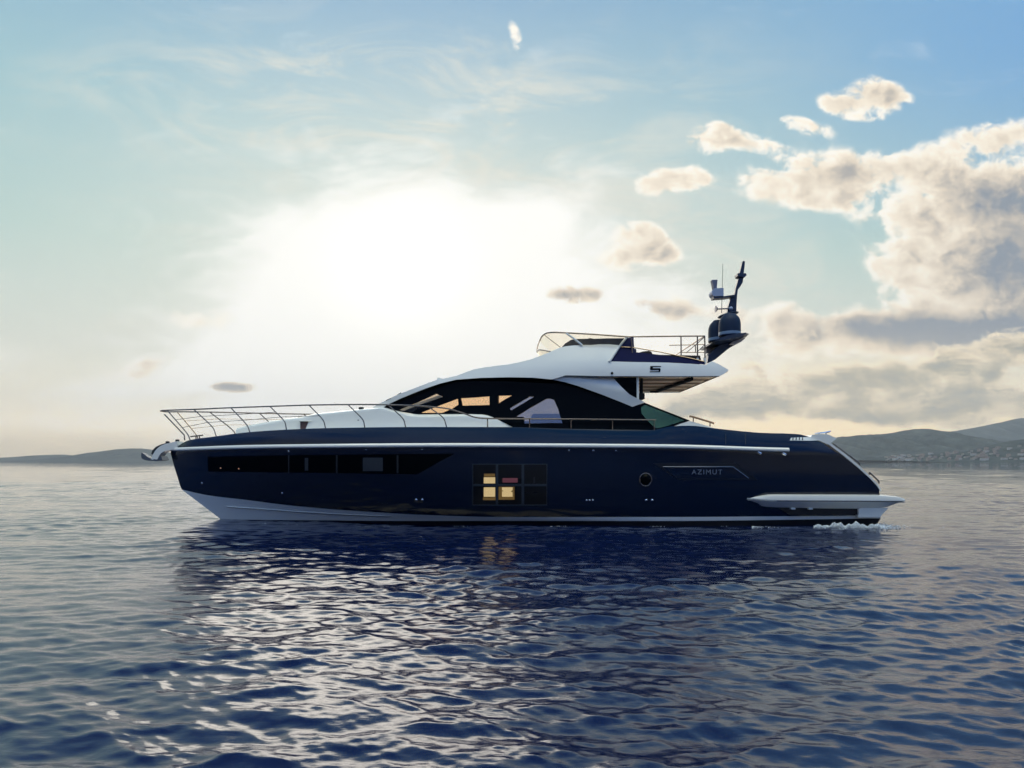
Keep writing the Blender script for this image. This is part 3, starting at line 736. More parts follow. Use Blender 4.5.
LIT3 = mat("dim_glow", (.2, .13, .05), .7, emit=(.9, .55, .15), estr=.13)  # glow round the lit blinds put in as faint emission
for a, b_, c, d, m_, off in ((483.8, 495.2, 477.2, 483.3, LIT, .014), (484.0, 495, 473.6, 476.6, LIT3, .013), (483.8, 495.2, 487.2, 496.6, LIT, .014), (502.0, 512.6, 487.2, 496.6, LIT, .014), (498.6, 514.5, 486.6, 499.6, LIT3, .012), (483, 495.6, 497.2, 500.0, LIT3, .012), (502.6, 517.6, 478.0, 482.4, LIT2, .014)):
    hull_panel("lit_blind", [(a, c), (b_, c), (b_, d), (a, d)], m_, mw_, off=off, thick=.002, step=9)
hull_panel("blind", [(533.4, 477), (535, 477), (535, 483), (533.4, 483)], bpy.data.materials["blind_grey"], mw_, off=.014, thick=.002)
for p in panes: hull_panel("pane", p, G_PORT, mw_, off=.022, thick=0, step=9)
vt = hull_panel("quarter_vent", [(789.6, 440.6), (791, 437.8), (812, 437.2), (819, 440.2), (812, 440.9)], WHITE, off=.012, thick=.01, step=5)
for x in (792.8, 796, 799.2, 802.4):
    f = on_hull(.018); bm = bmesh.new(); tube(bm, [f(x, 437.9), f(x-.2, 440.2)], .014); part("vent_slat", bm, SEAM, vt)
# porthole
po = part("porthole", disc_at(645.4, 479.6, .155, .012, seg=32, flat=1.1), BLACKG)
po.data.polygons[0].use_smooth = True
d_ = px2w(645.4, 479.6, 1)-CAMP; h_ = HBVH.ray_cast(CAMP, d_.normalized()); n_ = h_[1] if h_[1].y < 0 else -h_[1]
tt = Vector((0, 0, 1)).cross(n_).normalized(); uu = n_.cross(tt)
bm = bmesh.new(); tube(bm, [h_[0]+n_*.02+(tt*math.cos(k*math.pi/18)+uu*1.1*math.sin(k*math.pi/18))*.165 for k in range(36)], .016, closed=True); part("port_ring", bm, STEEL, po)
# name panel: raised parallelogram, recess shade painted as a dark border, bright lip
NPAN = [(653, 462.8), (735, 462.8), (757.5, 479.8), (678, 479.8)]
NIN = [(661.5, 466.2), (733.4, 466.2), (749.5, 478.6), (677.6, 478.6)]
npn = hull_panel("name_panel", NPAN, mat("panel_shadow_gap", (.003, .006, .012), .3), off=.006, thick=.006, holes=[NIN], step=8, label="slanted side panel carrying the maker's lettering")
hull_panel("panel_face", NIN, NAVY, npn, off=.008, thick=.006, step=8)
bm = bmesh.new(); f = on_hull(.014); tube(bm, [f(663, 466.8), f(698, 466.8), f(733, 466.8), f(748.5, 478.2)], .012, 6); part("panel_lip", bm, mat("lip_blue", (.10, .14, .22), .25, coat=1.0), npn)
cu_ = bpy.data.curves.new("lettering", 'FONT'); cu_.body = "AZIMUT"; cu_.size = 1.0; cu_.space_character = 1.25; cu_.extrude = 0.02
to = bpy.data.objects.new("lettering_source", cu_); S.collection.objects.link(to); bpy.context.view_layer.update()
tm = bpy.data.meshes.new_from_object(to.evaluated_get(bpy.context.evaluated_depsgraph_get())); bpy.data.objects.remove(to)
xs = [v.co.x for v in tm.vertices]; ys = [v.co.y for v in tm.vertices]
f = on_hull(.015); A0, A1, B0 = f(691.5, 474.3), f(722, 474.3), f(691.5, 469.6)
bm = bmesh.new(); bm.from_mesh(tm)
for v in bm.verts:
    s = (v.co.x-min(xs))/(max(xs)-min(xs)); r_ = (v.co.y-min(ys))/(max(ys)-min(ys)); dz_ = v.co.z
    v.co = A0+(A1-A0)*s+(B0-A0)*r_+Vector((0, -1, 0))*(.004+dz_*.2)
part("lettering", bm, mat("silver_letter", (.17, .20, .25), .4, metal=.2), npn, label="small silver lettering AZIMUT")
# seam lines of the side gate
for x in (725.7, 745.4):
    hull_panel("gate_seam", [(x-.25, 434.0), (x+.25, 434.0), (x+.25, 444.4), (x-.25, 444.4)], SEAM, off=.004, thick=.003)
# ------------------------------------------------------------------ rails, flybridge fittings, mast, anchor
def bowside(off): return lambda px, py: on_side(px, py, lambda X, z: float(np.interp(X, [r.x for r in HULLROWS[0]], [YC-r.y for r in HULLROWS[0]]))-off)
# bow rail: near half measured, far half mirrored
RAILTOP = [(167.6, 410.2), (194, 409.4), (231, 407.7), (270, 406.4), (309, 405), (348, 404.5), (388, 404.6), (428, 406.2), (448, 408.5), (462, 412.5), (476, 418.2), (500, 418.7), (560, 418.9), (656, 420)]
def railpt(px, py):
    lean = max(0.04, 0.10-(px-160)*0.0002)
    return on_side(px, py, lambda X, z: max(0.30, float(np.interp(X+.35, [r.x for r in HULLROWS[0]], [YC-r.y for r in HULLROWS[0]]))-lean))
top3 = [railpt(*p) for p in RAILTOP]
nose = px2w(162.7, 411.4, YC)
bm = bmesh.new()
farside = [Vector((p.x, 2*YC-p.y, p.z)) for p in top3]
tube(bm, bend(farside[::-1]+[Vector((nose.x, YC+.22, nose.z)), Vector((nose.x, YC-.22, nose.z))]+top3, f=.45), 0.021, 8)
bow_rail = part("bow_rail", bm, STEEL, label="slim steel rail round the bow and along the side deck")
STN = [((167.8, 411.0), (188, 434.2), (190.2, 440.5)), ((194, 409.6), (213.5, 427.6), (216.3, 436.6)), ((231, 407.9), (247.6, 425.4), (250, 432.6)), ((270, 406.6), (285, 421.2), (286.5, 430)), ((309, 405.2), (323.6, 420.0), (325.6, 428.6)), ((348, 404.7), (363.4, 419.6), (364.8, 427.6)), ((388, 404.8), (403.6, 418.6), (405.7, 427.4)), ((428, 406.4), (444, 417.8), (446.6, 427.2)),
       ((487.5, 418.6), (487.6, 422), (487.6, 427.4)), ((529.5, 418.9), (529.6, 424), (529.6, 428.6)), ((571, 419.0), (571, 424), (571, 429.2)), ((612.5, 419.4), (612.5, 424), (612.5, 430)), ((654, 420), (654.2, 425), (654.2, 430.4))]
for k, (a, b_, c) in enumerate(STN):
    bm = bmesh.new()
    pa = railpt(*a); pc = bowside(0.06)(*c); f_ = bowside(0.06)
    pb_ = f_(*b_); pb_.y = pa.y*0.25+pc.y*0.75; pb_ = px2w(b_[0], b_[1], pb_.y)
    tube(bm, bend([pa, pb_, pc], f=.35), 0.017, 7)
    o = part("stanchion", bm, STEEL, bow_rail); mirror(o)
for fr in (0.36, 0.68):
    bm = bmesh.new(); pts = []
    for (a, b_, c) in STN[:(5 if fr > .5 else 4)]:
        pa = railpt(*a); pb_ = bowside(0.06)(*b_); pb_ = px2w(b_[0], b_[1], pa.y*0.25+bowside(0.06)(*c).y*0.75)
        pts.append(pa.lerp(pb_, fr*1.05))
    tube(bm, pts, 0.009, 6); o = part("rail_wire", bm, STEEL, bow_rail); mirror(o)
bm = bmesh.new(); tube(bm, [px2w(164.4, 414.4, YC+.1), px2w(184.2, 435.0, YC+.1), px2w(184.8, 440.4, YC+.1)], .02, 7); part("stanchion", bm, STEEL, bow_rail)

# foredeck seat block (brown) and small fittings
bm = bmesh.new(); a = px2w(300.6, 429.5, 19.3); c = px2w(311.3, 421.6, 19.3); box(bm, (a.x, 19.25, a.z), (c.x, 21.9, c.z), .02); part("foredeck_table", bm, mat("brown_leather", (.10, .055, .05), .6), label="brown block on the foredeck")
bm = bmesh.new(); a = px2w(299, 421.6, 19.3); c = px2w(312, 420.6, 19.3); box(bm, (a.x, 19.2, a.z), (c.x, 21.95, c.z), .01); part("table_lid", bm, WHITE)
bm = bmesh.new(); tube(bm, bend([px2w(297, 418.3, 20.3), px2w(299, 416.8, 20.3), px2w(309, 416.5, 20.3), px2w(312, 418, 20.3)]), .018); part("grab_handle", bm, STEEL)
bm = bmesh.new(); p = px2w(361.3, 408.8, 19.3); box(bm, p-Vector((.07, .07, .04)), p+Vector((.07, .07, .05)), .02); part("deck_cleat", bm, DARK)  # small dark block for a cleat
bm = bmesh.new(); p = px2w(358.2, 420.6, 18.62); lathe(bm, [(0.0, 0), (.025, .002), (.025, .02), (0, .03)], p, 10); part("deck_fitting", bm, SEAM)
# wipers and a small roof lamp
bm = bmesh.new(); tube(bm, [px2w(397.5, 395.6, 19.4), px2w(401.2, 393.2, 19.4)], .03, 8); tube(bm, [px2w(400, 393.8, 19.4), px2w(386, 400.6, 19.0)], .010, 6); part("wiper", bm, DARK)
part("roof_lamp", panel([(436.5, 380.5), (437.4, 377.3), (441, 378.2), (446, 379.4), (446, 380.6)], fly(-.03), .1, (), 4), WHITE)
bm = bmesh.new(); p = on_side(612, 373.2, lambda X, z: FW(X, z)+.005)
seg = 14; vs = [bm.verts.new(p+Vector((math.cos(2*math.pi*k/seg)*.036, -.012, math.sin(2*math.pi*k/seg)*.036))) for k in range(seg)]
ws = [bm.verts.new(p+Vector((math.cos(2*math.pi*k/seg)*.036, .03, math.sin(2*math.pi*k/seg)*.036))) for k in range(seg)]
bm.faces.new(vs)
for k in range(seg): bm.faces.new((vs[k], ws[k], ws[(k+1) % seg], vs[(k+1) % seg]))
part("round_vent", bm, BLACKG)
# the S shaped mark: three strokes
S_ = [(650.4, 366.0), (661.2, 366.0), (660.9, 366.7), (653.2, 366.9), (652.6, 368.2), (659.8, 368.2), (660.6, 369.0), (660.0, 372.0), (649.6, 372.0), (649.9, 371.3), (658.6, 371.2), (658.8, 370.0), (650.6, 370.0), (650.0, 369.2)]
part("emblem", panel(S_, fly(.008), .006, (), 2), BLACKG, label="small black S shaped mark on the white flybridge side")
# dark strip painted for the shadow line at the seam under the moulding
part("moulding_seam_shadow", panel([(563, 375.9), (566, 375.3), (600, 376.1), (690, 376.2), (719, 376.0), (719, 376.7), (690, 376.9), (600, 376.9)], fly(.003), .004, (), 8), SEAM)

# flybridge windscreen
WS = [(550.2, 352.2), (544.8, 346.2), (539.8, 340.6), (541.6, 336.4), (546.2, 333.0), (553, 332.4), (565.8, 332.9), (598, 334.7), (627.2, 337.0), (621.4, 344.9), (610, 344.0), (600, 344.0), (592, 344.7), (583, 344.8), (574, 345.2), (566, 346.0), (559.3, 347.6)]
def wsf(px, py):
    w = float(np.interp(px, [539, 546, 560, 590, 630], [1.0, 1.45, 1.75, 1.95, 2.02]))
    return on_side(px, py, lambda X, z: w)
scr = part("flybridge_windscreen", panel(WS, wsf, .012, (), 8), G_SCREEN, label="tinted wraparound windscreen on the flybridge"); m2 = mirror(scr)
FR = [(539.8, 340.6), (541.6, 336.4), (546.2, 333.0), (553, 332.3), (565.8, 332.8), (598, 334.6), (627.2, 336.8)]
bm = bmesh.new(); tube(bm, bend([wsf(*p) for p in FR], f=.4), .022, 8); o = part("screen_frame", bm, STEEL, scr); mirror(o, m2)
# front of the wrap: near end to far end
bm = bmesh.new(); prev = None
for (px, py) in [(539.8, 340.6), (544.8, 346.2), (550.2, 352.2)]:
    p = wsf(px, py); w = YC-p.y; cols = [bm.verts.new((p.x-.03*(1-s*s), YC-w*s, p.z)) for s in np.linspace(1, -1, 13)]
    if prev:
        for k in range(12): bm.faces.new((prev[k], prev[k+1], cols[k+1], cols[k]))
    prev = cols
part("screen_front", bm, G_SCREEN, scr)
bm = bmesh.new(); p = wsf(539.8, 340.6); w = YC-p.y; tube(bm, [(p.x-.03*(1-s*s), YC-w*s, p.z) for s in np.linspace(1, -1, 13)], .02, 8); part("screen_frame", bm, STEEL, scr)
bm = bmesh.new(); tube(bm, [wsf(544.8, 335.4), wsf(560, 347.0)], .012, 6); part("screen_bar", bm, STEEL, scr)
bm = bmesh.new(); tube(bm, [wsf(566.2, 333.2), wsf(574, 338.6), wsf(582.2, 345.2)], .028, 8); part("screen_brace", bm, WHITE, scr)
bm = bmesh.new(); tube(bm, [fly(.02)(627.2, 336.6), fly(.02)(619.5, 346.2), fly(.02)(609.3, 361.6)], .036, 8); part("screen_brace", bm, WHITE, scr)
# dark side glass behind the screen
SG = [(626.6, 338.0), (633.6, 337.2), (634.4, 352), (660, 354.8), (690, 358.8), (704.5, 361.6), (705.2, 364.4), (690, 363.4), (668, 362.4), (639, 361.8), (610.8, 361.2), (618.6, 348.6)]
sg = part("flybridge_side_glass", panel(SG, fly(-.02), .012, (), 6), NAVYG, label="dark blue glass strip along the flybridge side"); mirror(sg)
bm = bmesh.new(); tube(bm, [fly(0)(621, 347), fly(0)(634, 347.6), fly(0)(660, 352.0), fly(0)(690, 358.2), fly(0)(704.4, 361.6)], .016, 6); part("glass_rail", bm, STEEL, sg)
# seats: dark backrests on the flybridge
bm = bmesh.new()
pl, pr_ = px2w(563, 338.6, 19.4), px2w(621, 346, 19.4)
def seatpanel(pts, y0, y1, name, m_, bev=4):
    bm = panel(pts, lambda x, y: px2w(x, y, y0), y1-y0, (), 6); return part(name, bm, m_)
seatpanel([(560.5, 348.6), (565, 343.6), (571, 339.8), (577, 338.9), (588, 338.7), (590, 338.0), (594, 338.8), (606, 338.3), (624, 338.2), (622, 349), (600, 349)], 19.35, 21.8, "helm_seat", CUSH)
seatpanel([(636.2, 363), (636.5, 356.5), (638.8, 352.6), (643, 351.4), (649, 350.8), (651.4, 351.6), (652.6, 354.4), (660, 354.8), (676, 355.0), (700, 355.6), (702, 363), (668, 363.2)], 19.2, 22.0, "sofa", CUSH)
bm = bmesh.new(); c = px2w(617, 361, 19.6); box(bm, px2w(612, 363, 19.6), px2w(633, 351.6, 20.2), .05); part("wet_bar", bm, mat("navy_locker", (.012, .016, .05), .5))
for k in range(5):
    bm = bmesh.new(); x = 615+k*3.4; box(bm, px2w(x, 361.4, 19.56), px2w(x+1.5, 353.4, 19.6), .0); part("locker_slat", bm, mat("locker_slat", (.05, .07, .15), .5)) if k == 0 else part("locker_slat", bm, bpy.data.materials["locker_slat"])
# aft rail
frail = bmesh.new(); ra = lambda x, y: on_side(x, y, lambda X, z: 1.96)
tube(frail, bend([ra(627, 336.8), ra(690, 336.1), ra(704.6, 336.0), ra(704.9, 345), ra(705, 364)], f=.12), .021, 8)
fr_ = part("flybridge_rail", frail, STEEL, label="square steel rail around the aft flybridge"); m3 = mirror(fr_)
for pts, r in (([(681, 336.2), (681.2, 357)], .02), ([(697.4, 336.2), (697.6, 360.4)], .022), ([(695.4, 345), (695.6, 352)], .015), ([(669, 345.3), (704.8, 344.5)], .013), ([(681, 352.4), (704.8, 352.3)], .013), ([(686, 353), (704.4, 337.2)], .012), ([(697.6, 351.5), (704.6, 344.8)], .012), ([(631.4, 337), (632.4, 353)], .022)):
    bm = bmesh.new(); tube(bm, [ra(*p) for p in pts], r, 7); o = part("stanchion" if abs(pts[0][0]-pts[1][0]) < 2 else "rail_bar", bm, STEEL, fr_)
for x in (704.8, 697.5):
    bm = bmesh.new(); tube(bm, [ra(x, 358), ra(x+.2, 364)], .032, 7); part("rail_foot", bm, WHITE, fr_)
bm = bmesh.new(); tube(bm, [Vector((ra(704.8, 336).x, YC-1.96, ra(704.8, 336).z)), Vector((ra(704.8, 336).x, YC+1.96, ra(704.8, 336).z))], .02, 7); part("rail_bar", bm, STEEL, fr_)

# mast: raked arm, plate, blade, domes
def slab(pts, yc, half, name, m_, parent=None, step=5, **k):
    return part(name, panel(pts, lambda x, y: px2w(x, y, yc)+Vector((0, -half, 0)), 2*half, (), step), m_, parent, **k)
arm = slab([(704.9, 364.6), (705.6, 357), (713.5, 349.2), (720, 343.6), (727, 344.5), (731, 346.4), (724.5, 351), (712.4, 361)], YC, .28, "mast_arm", NAVYM, label="dark raked mast arm carrying domes")
platf = [(705.8, 346.2), (710, 343.4), (720, 340.2), (731, 338.4), (744.4, 337.0), (741.2, 340.2), (733, 341.8), (724, 345), (714, 347.0), (708, 347.4)]
bm = bmesh.new(); prev = None
for x, yt, yb in ((705.8, 346.0, 347.0), (711, 343.2, 347.2), (719, 340.6, 346.2), (728, 338.8, 343.8), (737, 337.6, 340.8), (744.4, 336.8, 337.8)):
    w = float(np.interp(x, [705, 712, 737, 745], [.75, .95, .80, .35])); cols = []
    for s, t_ in ((1, 0), (1, 1), (.5, 1), (-.5, 1), (-1, 1), (-1, 0), (-.5, 0), (.5, 0)):
        p = px2w(x, yt if t_ else yb, YC); cols.append(bm.verts.new((p.x, YC-w*s, p.z+(.05*(abs(s) > .9) if not t_ else 0))))
    if prev:
        for k in range(8): bm.faces.new((prev[k], prev[(k+1) % 8], cols[(k+1) % 8], cols[k]))
    else: bm.faces.new(cols)
    prev = cols
bm.faces.new(prev); part("dome_platform", bm, NAVYM, arm)
slab([(725.2, 346.8), (728, 344.2), (737, 341.2), (741, 340.3), (736, 344.6), (730, 346.6)], YC, .45, "platform_panel", mat("pale_underside", (.62, .52, .45), .5), arm)  # pale beige panels of the platform underside
slab([(705.2, 353), (706, 347.8), (713, 348.6), (708.6, 353)], YC+.3, .1, "platform_panel", bpy.data.materials["pale_underside"], arm)
DOME = mat("dome_navy", (.010, .024, .058), .55, spec=.3)
DB = mat("dome_band", (.16, .24, .36), .35)
for (px, py, Yd, sc) in ((729.7, 336.6, 20.1, 1.0), (718.6, 342.2, 21.1, 1.0)):
    p = px2w(px, py, Yd); r = 10.6/FPX*20.1*sc; h = 22.6/FPX*20.1*sc
    bm = bmesh.new(); lathe(bm, [(r*.93, 0), (r*.99, .01), (r, h*.05), (r, h*.45), (r*.985, h*.60), (r*.93, h*.72), (r*.84, h*.82), (r*.70, h*.90), (r*.60, h*.935), (r*.57, h*.97), (r*.50, h), (0.001, h*1.005)], p, 40)
    o = part("satellite_dome", bm, DOME, label="near dark dome on the mast" if sc == 1.0 and Yd < 20.5 else "far dark dome on the mast")
    bm = bmesh.new(); lathe(bm, [(r*1.004, h*.05), (r*1.012, h*.07), (r*1.012, h*.16), (r*1.004, h*.18)], p, 40); part("dome_band", bm, DB, o)
bm = bmesh.new(); p = px2w(728, 315.4, YC); lathe(bm, [(.0, -.07), (.18, -.06), (.34, -.01), (.36, .02), (.30, .05), (.0, .06)], p, 28)
for v in bm.verts: v.co.z += (v.co.x-p.x)*.18; v.co.x = p.x+(v.co.x-p.x)*.9
part("mast_tray", bm, NAVYM, arm)
slab([(726.6, 315), (727.0, 309), (728.4, 304), (730, 298.6), (733.8, 295.6), (735.0, 289), (736.8, 282.6), (737.8, 278.6), (742.6, 277.4), (742, 283), (739.6, 287), (737.2, 290.2), (736.4, 296), (735.9, 303), (735.6, 312), (735, 315)], YC, .07, "mast_post", NAVYM, arm, step=4)
slab([(736.2, 274.6), (739.5, 274.2), (744.6, 274.6), (745.0, 276.6), (743, 278.6), (738, 277.8), (736.3, 277.0)], YC, .14, "mast_light_bracket", NAVYM, arm, step=3)
slab([(738.9, 274.4), (740.4, 268), (741.7, 262.6), (742.6, 261.5), (743.6, 261.4), (744.3, 262.6), (743.8, 268), (742.9, 274.6)], YC, .06, "mast_tip", NAVYM, arm, step=3)
slab([(712, 297.4), (723, 297.2), (734, 295.6), (734, 297.2), (725, 298.6), (712.4, 299.6)], YC, .14, "radar_arm", NAVYM, arm, step=4)
GREYB = mat("instrument_grey", (.32, .38, .52), .4)
bm = panel([(710.2, 293.4), (711.2, 291.2), (713.2, 289.6), (721.9, 289.2), (722.0, 297.2), (712.4, 297.4), (710.6, 295.6)], lambda x, y: px2w(x, y, YC)+Vector((0, -.16, 0)), .32, (), 3); part("radar_unit", bm, GREYB, arm)
bm = panel([(711.2, 280.6), (716.6, 280.5), (716.4, 284.2), (715.8, 289.5), (713.0, 289.6), (712.2, 285)], lambda x, y: px2w(x, y, YC)+Vector((0, -.09, 0)), .18, (), 3); part("camera_head", bm, mat("camera_grey", (.14, .15, .22), .5), arm)
bm = bmesh.new(); tube(bm, [px2w(721.6, 313, YC-.1), px2w(722.8, 263.6, YC-.1)], [.011, .006], 6); part("whip_antenna", bm, SEAM, arm)
bm = bmesh.new(); tube(bm, [px2w(717, 309, YC-.1), px2w(729, 308.6, YC-.1)], .022, 8); tube(bm, [px2w(715.6, 309, YC-.1), px2w(717.4, 309, YC-.1)], [.11, .05], 14); part("horn", bm, mat("horn_grey", (.10, .10, .14), .35, metal=.5), arm)
bm = bmesh.new(); p = px2w(730.8, 308.6, YC-.1); bmesh.ops.create_icosphere(bm, subdivisions=2, radius=.07, matrix=Matrix.Translation(p)); part("nav_lamp", bm, GREYB, arm)

# bow roller and anchor
rl = slab([(180, 441.4), (176, 442.2), (167.6, 444.2), (163.6, 445.9), (160.6, 448.2), (158, 451), (155.6, 455.0), (153.9, 459.2), (157, 460.2), (160.0, 460.2), (161.4, 457), (163.4, 453.8), (166, 451.8), (168.6, 450.8), (174, 450), (180, 449)], YC, .17, "bow_roller", WHITE, step=4, label="white bow roller arm")
slab([(152.2, 454), (153.2, 450.6), (156.6, 447.0), (161.6, 444.6), (167.2, 443.0), (168, 444.2), (163.4, 446), (160.4, 448.4), (157.6, 451.4), (155.2, 455.4)], YC+.16, .06, "roller_cheek", SEAM, rl, step=4)
anc = slab([(142.8, 452.6), (145, 453.6), (149, 456.6), (153.6, 458.6), (160.2, 459.6), (163.8, 456.0), (165.0, 458), (166, 460.2), (160, 461.2), (151, 460.8), (145.8, 459.8), (142.9, 458.4), (142.3, 455.4)], YC, .20, "anchor", mat("anchor_grey", (.11, .13, .16), .4, metal=.6), step=4)
for v in anc.data.vertices:
    # the fluke tapers to its tip
    s = (v.co.x+11.9)/0.9
    v.co.y *= float(np.clip(.35+s*1.0, .35, 1.0))
for x, y in ((167.6, 442.8), (177.4, 441.0)):
    bm = bmesh.new(); p = px2w(x, y, YC-.05); box(bm, p-Vector((.04, .06, .05)), p+Vector((.04, .06, .05)), .015); part("roller_bolt", bm, DARK, rl)
bm = bmesh.new()
tube(bm, [px2w(190.5, 436.6, YC-.3), px2w(203, 435.2, YC-.3)], .02, 7)
part("windlass", bm, SEAM)
for x in (196, 199.5):
    bm = bmesh.new(); tube(bm, [px2w(x, 435.6, YC-.3), px2w(x, 439.6, YC-.3)], .018, 7); part("windlass_post", bm, STEEL)
# ------------------------------------------------------------------ hills, town, foam, haze
def ridge(name, pts, Y, depth, material, rough=1.0, seed=0, px0=None, px1=None):
    """a range of hills: measured skyline at its own distance, slopes down to the shore in front, ground behind"""
    g = np.random.default_rng(seed)
    x0, x1 = pts[0][0], pts[-1][0]
    xs = np.arange(x0, x1+.01, 2.0); top = smooth_interp(pts, xs)
    n = len(xs); nz = np.zeros(n)
    for f, a in ((0.05, .7), (.12, .45), (.3, .3), (.7, .2), (1.5, .12)):
        nz += a*np.sin(xs*f+g.uniform(0, 6))
    bm = bmesh.new(); prev = None; M_ = 26
    for j in range(M_+1):
        s = j/M_                         # 0 at the shore, 1 at the crest, then down behind
        row = []
        for i, x in enumerate(xs):
            h = max(0.0, (462-top[i]+nz[i]*rough*.35)/FPX*Y)+EYE
            ss_ = s/0.72
            if ss_ <= 1:
                prof = math.sin(min(1, ss_)*math.pi/2)**1.15
                spur = (0.22*math.sin(x*.11+2.2*ss_+seed)+.16*math.sin(x*.27-3*ss_+seed*2)+.09*math.sin(x*.8+7*ss_)+.05*math.sin(x*1.5-11*ss_))*math.sin(ss_*math.pi)
            else: prof = max(0, 1-(ss_-1)*2.5); spur = 0
            z = h*max(0, prof*(1-abs(spur)*1.3))*min(1, 1+depth*(ss_-1)/Y)-2.0*(1-min(1, ss_))
            yy_ = Y+depth*(ss_-1)
            X = (x-512)/FPX*Y
            row.append(bm.verts.new((X, yy_, z-(3.0 if j == 0 else 0))))
        if prev:
            for k in range(n-1): bm.faces.new((prev[k], prev[k+1], row[k+1], row[k]))
        prev = row
    me = bpy.data.meshes.new(name); bm.to_mesh(me); bm.free(); finish(me, 80)
    return link(name, me, material, None, kind='structure')
def hillmat(name, a, b_, sc):
    m = mat(name, a, .95, spec=0.1); t = m.node_tree; bs = t.nodes['Principled BSDF']
    c = t.nodes.new('ShaderNodeTexCoord'); n = t.nodes.new('ShaderNodeTexNoise'); n.inputs['Scale'].default_value = sc; n.inputs['Detail'].default_value = 8; n.inputs['Roughness'].default_value = .65
    rp = t.nodes.new('ShaderNodeValToRGB'); rp.color_ramp.elements[0].position = .38; rp.color_ramp.elements[1].position = .66
    rp.color_ramp.elements[0].color = tuple(a)+(1,); rp.color_ramp.elements[1].color = tuple(b_)+(1,)
    t.links.new(c.outputs['Object'], n.inputs['Vector']); t.links.new(n.outputs[0], rp.inputs[0]); t.links.new(rp.outputs[0], bs.inputs['Base Color'])
    return m
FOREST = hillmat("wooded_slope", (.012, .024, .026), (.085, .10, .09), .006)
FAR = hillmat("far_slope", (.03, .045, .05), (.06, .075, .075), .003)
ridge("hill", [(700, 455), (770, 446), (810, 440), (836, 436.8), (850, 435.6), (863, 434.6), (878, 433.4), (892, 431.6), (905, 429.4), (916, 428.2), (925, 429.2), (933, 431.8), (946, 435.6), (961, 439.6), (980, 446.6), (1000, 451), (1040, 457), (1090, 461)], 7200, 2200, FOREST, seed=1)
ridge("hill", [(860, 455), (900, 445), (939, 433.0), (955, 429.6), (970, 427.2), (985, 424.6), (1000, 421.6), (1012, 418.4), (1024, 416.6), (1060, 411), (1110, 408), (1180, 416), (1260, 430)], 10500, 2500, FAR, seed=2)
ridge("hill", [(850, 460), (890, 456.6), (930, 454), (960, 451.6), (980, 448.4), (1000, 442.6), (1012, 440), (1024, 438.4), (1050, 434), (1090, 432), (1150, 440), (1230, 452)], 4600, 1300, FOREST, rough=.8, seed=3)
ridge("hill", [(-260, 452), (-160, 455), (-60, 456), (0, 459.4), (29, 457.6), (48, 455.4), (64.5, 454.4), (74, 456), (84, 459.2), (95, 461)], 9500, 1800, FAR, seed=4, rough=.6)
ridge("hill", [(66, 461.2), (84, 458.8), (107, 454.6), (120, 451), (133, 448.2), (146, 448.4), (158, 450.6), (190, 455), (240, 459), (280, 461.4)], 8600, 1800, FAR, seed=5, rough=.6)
HILLS = [o for o in S.objects if o.name.startswith("hill")]
bpy.context.view_layer.update()
HB = {o.name: BVHTree.FromObject(o, bpy.context.evaluated_depsgraph_get()) for o in HILLS}
# low wooded headland at the water's edge
ridge("headland", [(984, 461.6), (988, 458.8), (996, 458.2), (1010, 457.8), (1024, 457.6), (1060, 457.6), (1100, 460), (1130, 461.6)], 4100, 160, hillmat("dark_wood", (.020, .030, .018), (.045, .05, .03), .02), rough=.5, seed=8)
# town houses on the lower slopes
WALLS = [mat("wall_cream", (.40, .37, .32), .8), mat("wall_pink", (.34, .26, .22), .8), mat("wall_white", (.52, .50, .47), .8)]
ROOF = mat("roof_tile", (.20, .13, .10), .8); DARKW = mat("shutter_dark", (.05, .05, .055), .5)
def house_meshes(w, d, h):
    wl = bmesh.new(); box(wl, (-w/2, -d/2, -6), (w/2, d/2, h))
    rf = bmesh.new(); e = .6
    v = [rf.verts.new(c) for c in ((-w/2-e, -d/2-e, h+.02), (w/2+e, -d/2-e, h+.02), (w/2+e, d/2+e, h+.02), (-w/2-e, d/2+e, h+.02), (-w/4, 0, h+d*.24), (w/4, 0, h+d*.24))]
    for f in ((0, 1, 5, 4), (1, 2, 5), (2, 3, 4, 5), (3, 0, 4), (0, 3, 2, 1)): rf.faces.new([v[i] for i in f])
    win = bmesh.new()
    for fl in range(max(1, int(h/3.2))):
        for k in range(max(2, int(w/4))):
            x = -w/2+w*(k+.5)/max(2, int(w/4)); z = 1.2+fl*3.1
            box(win, (x-.6, -d/2-.06, z), (x+.6, -d/2-.005, z+1.5))
    out = []
    for n_, b_ in (("wall", wl), ("roof", rf), ("windows", win)):
        me = bpy.data.meshes.new(n_); b_.to_mesh(me); b_.free(); finish(me, 20); out.append(me)
    return out
KINDS_ = []
for i, (w, d, h, lab) in enumerate(((14, 11, 7, "small cream house with tiled roof on the far shore slope"), (22, 12, 13, "pinkish apartment house among trees on the far shore"), (30, 14, 10, "long white building near the waterline of the far shore"))):
    ms_ = house_meshes(w, d, h); ms_[0].materials.append(WALLS[i]); ms_[1].materials.append(ROOF); ms_[2].materials.append(DARKW); KINDS_.append((ms_, lab))
g = np.random.default_rng(77); placed = []
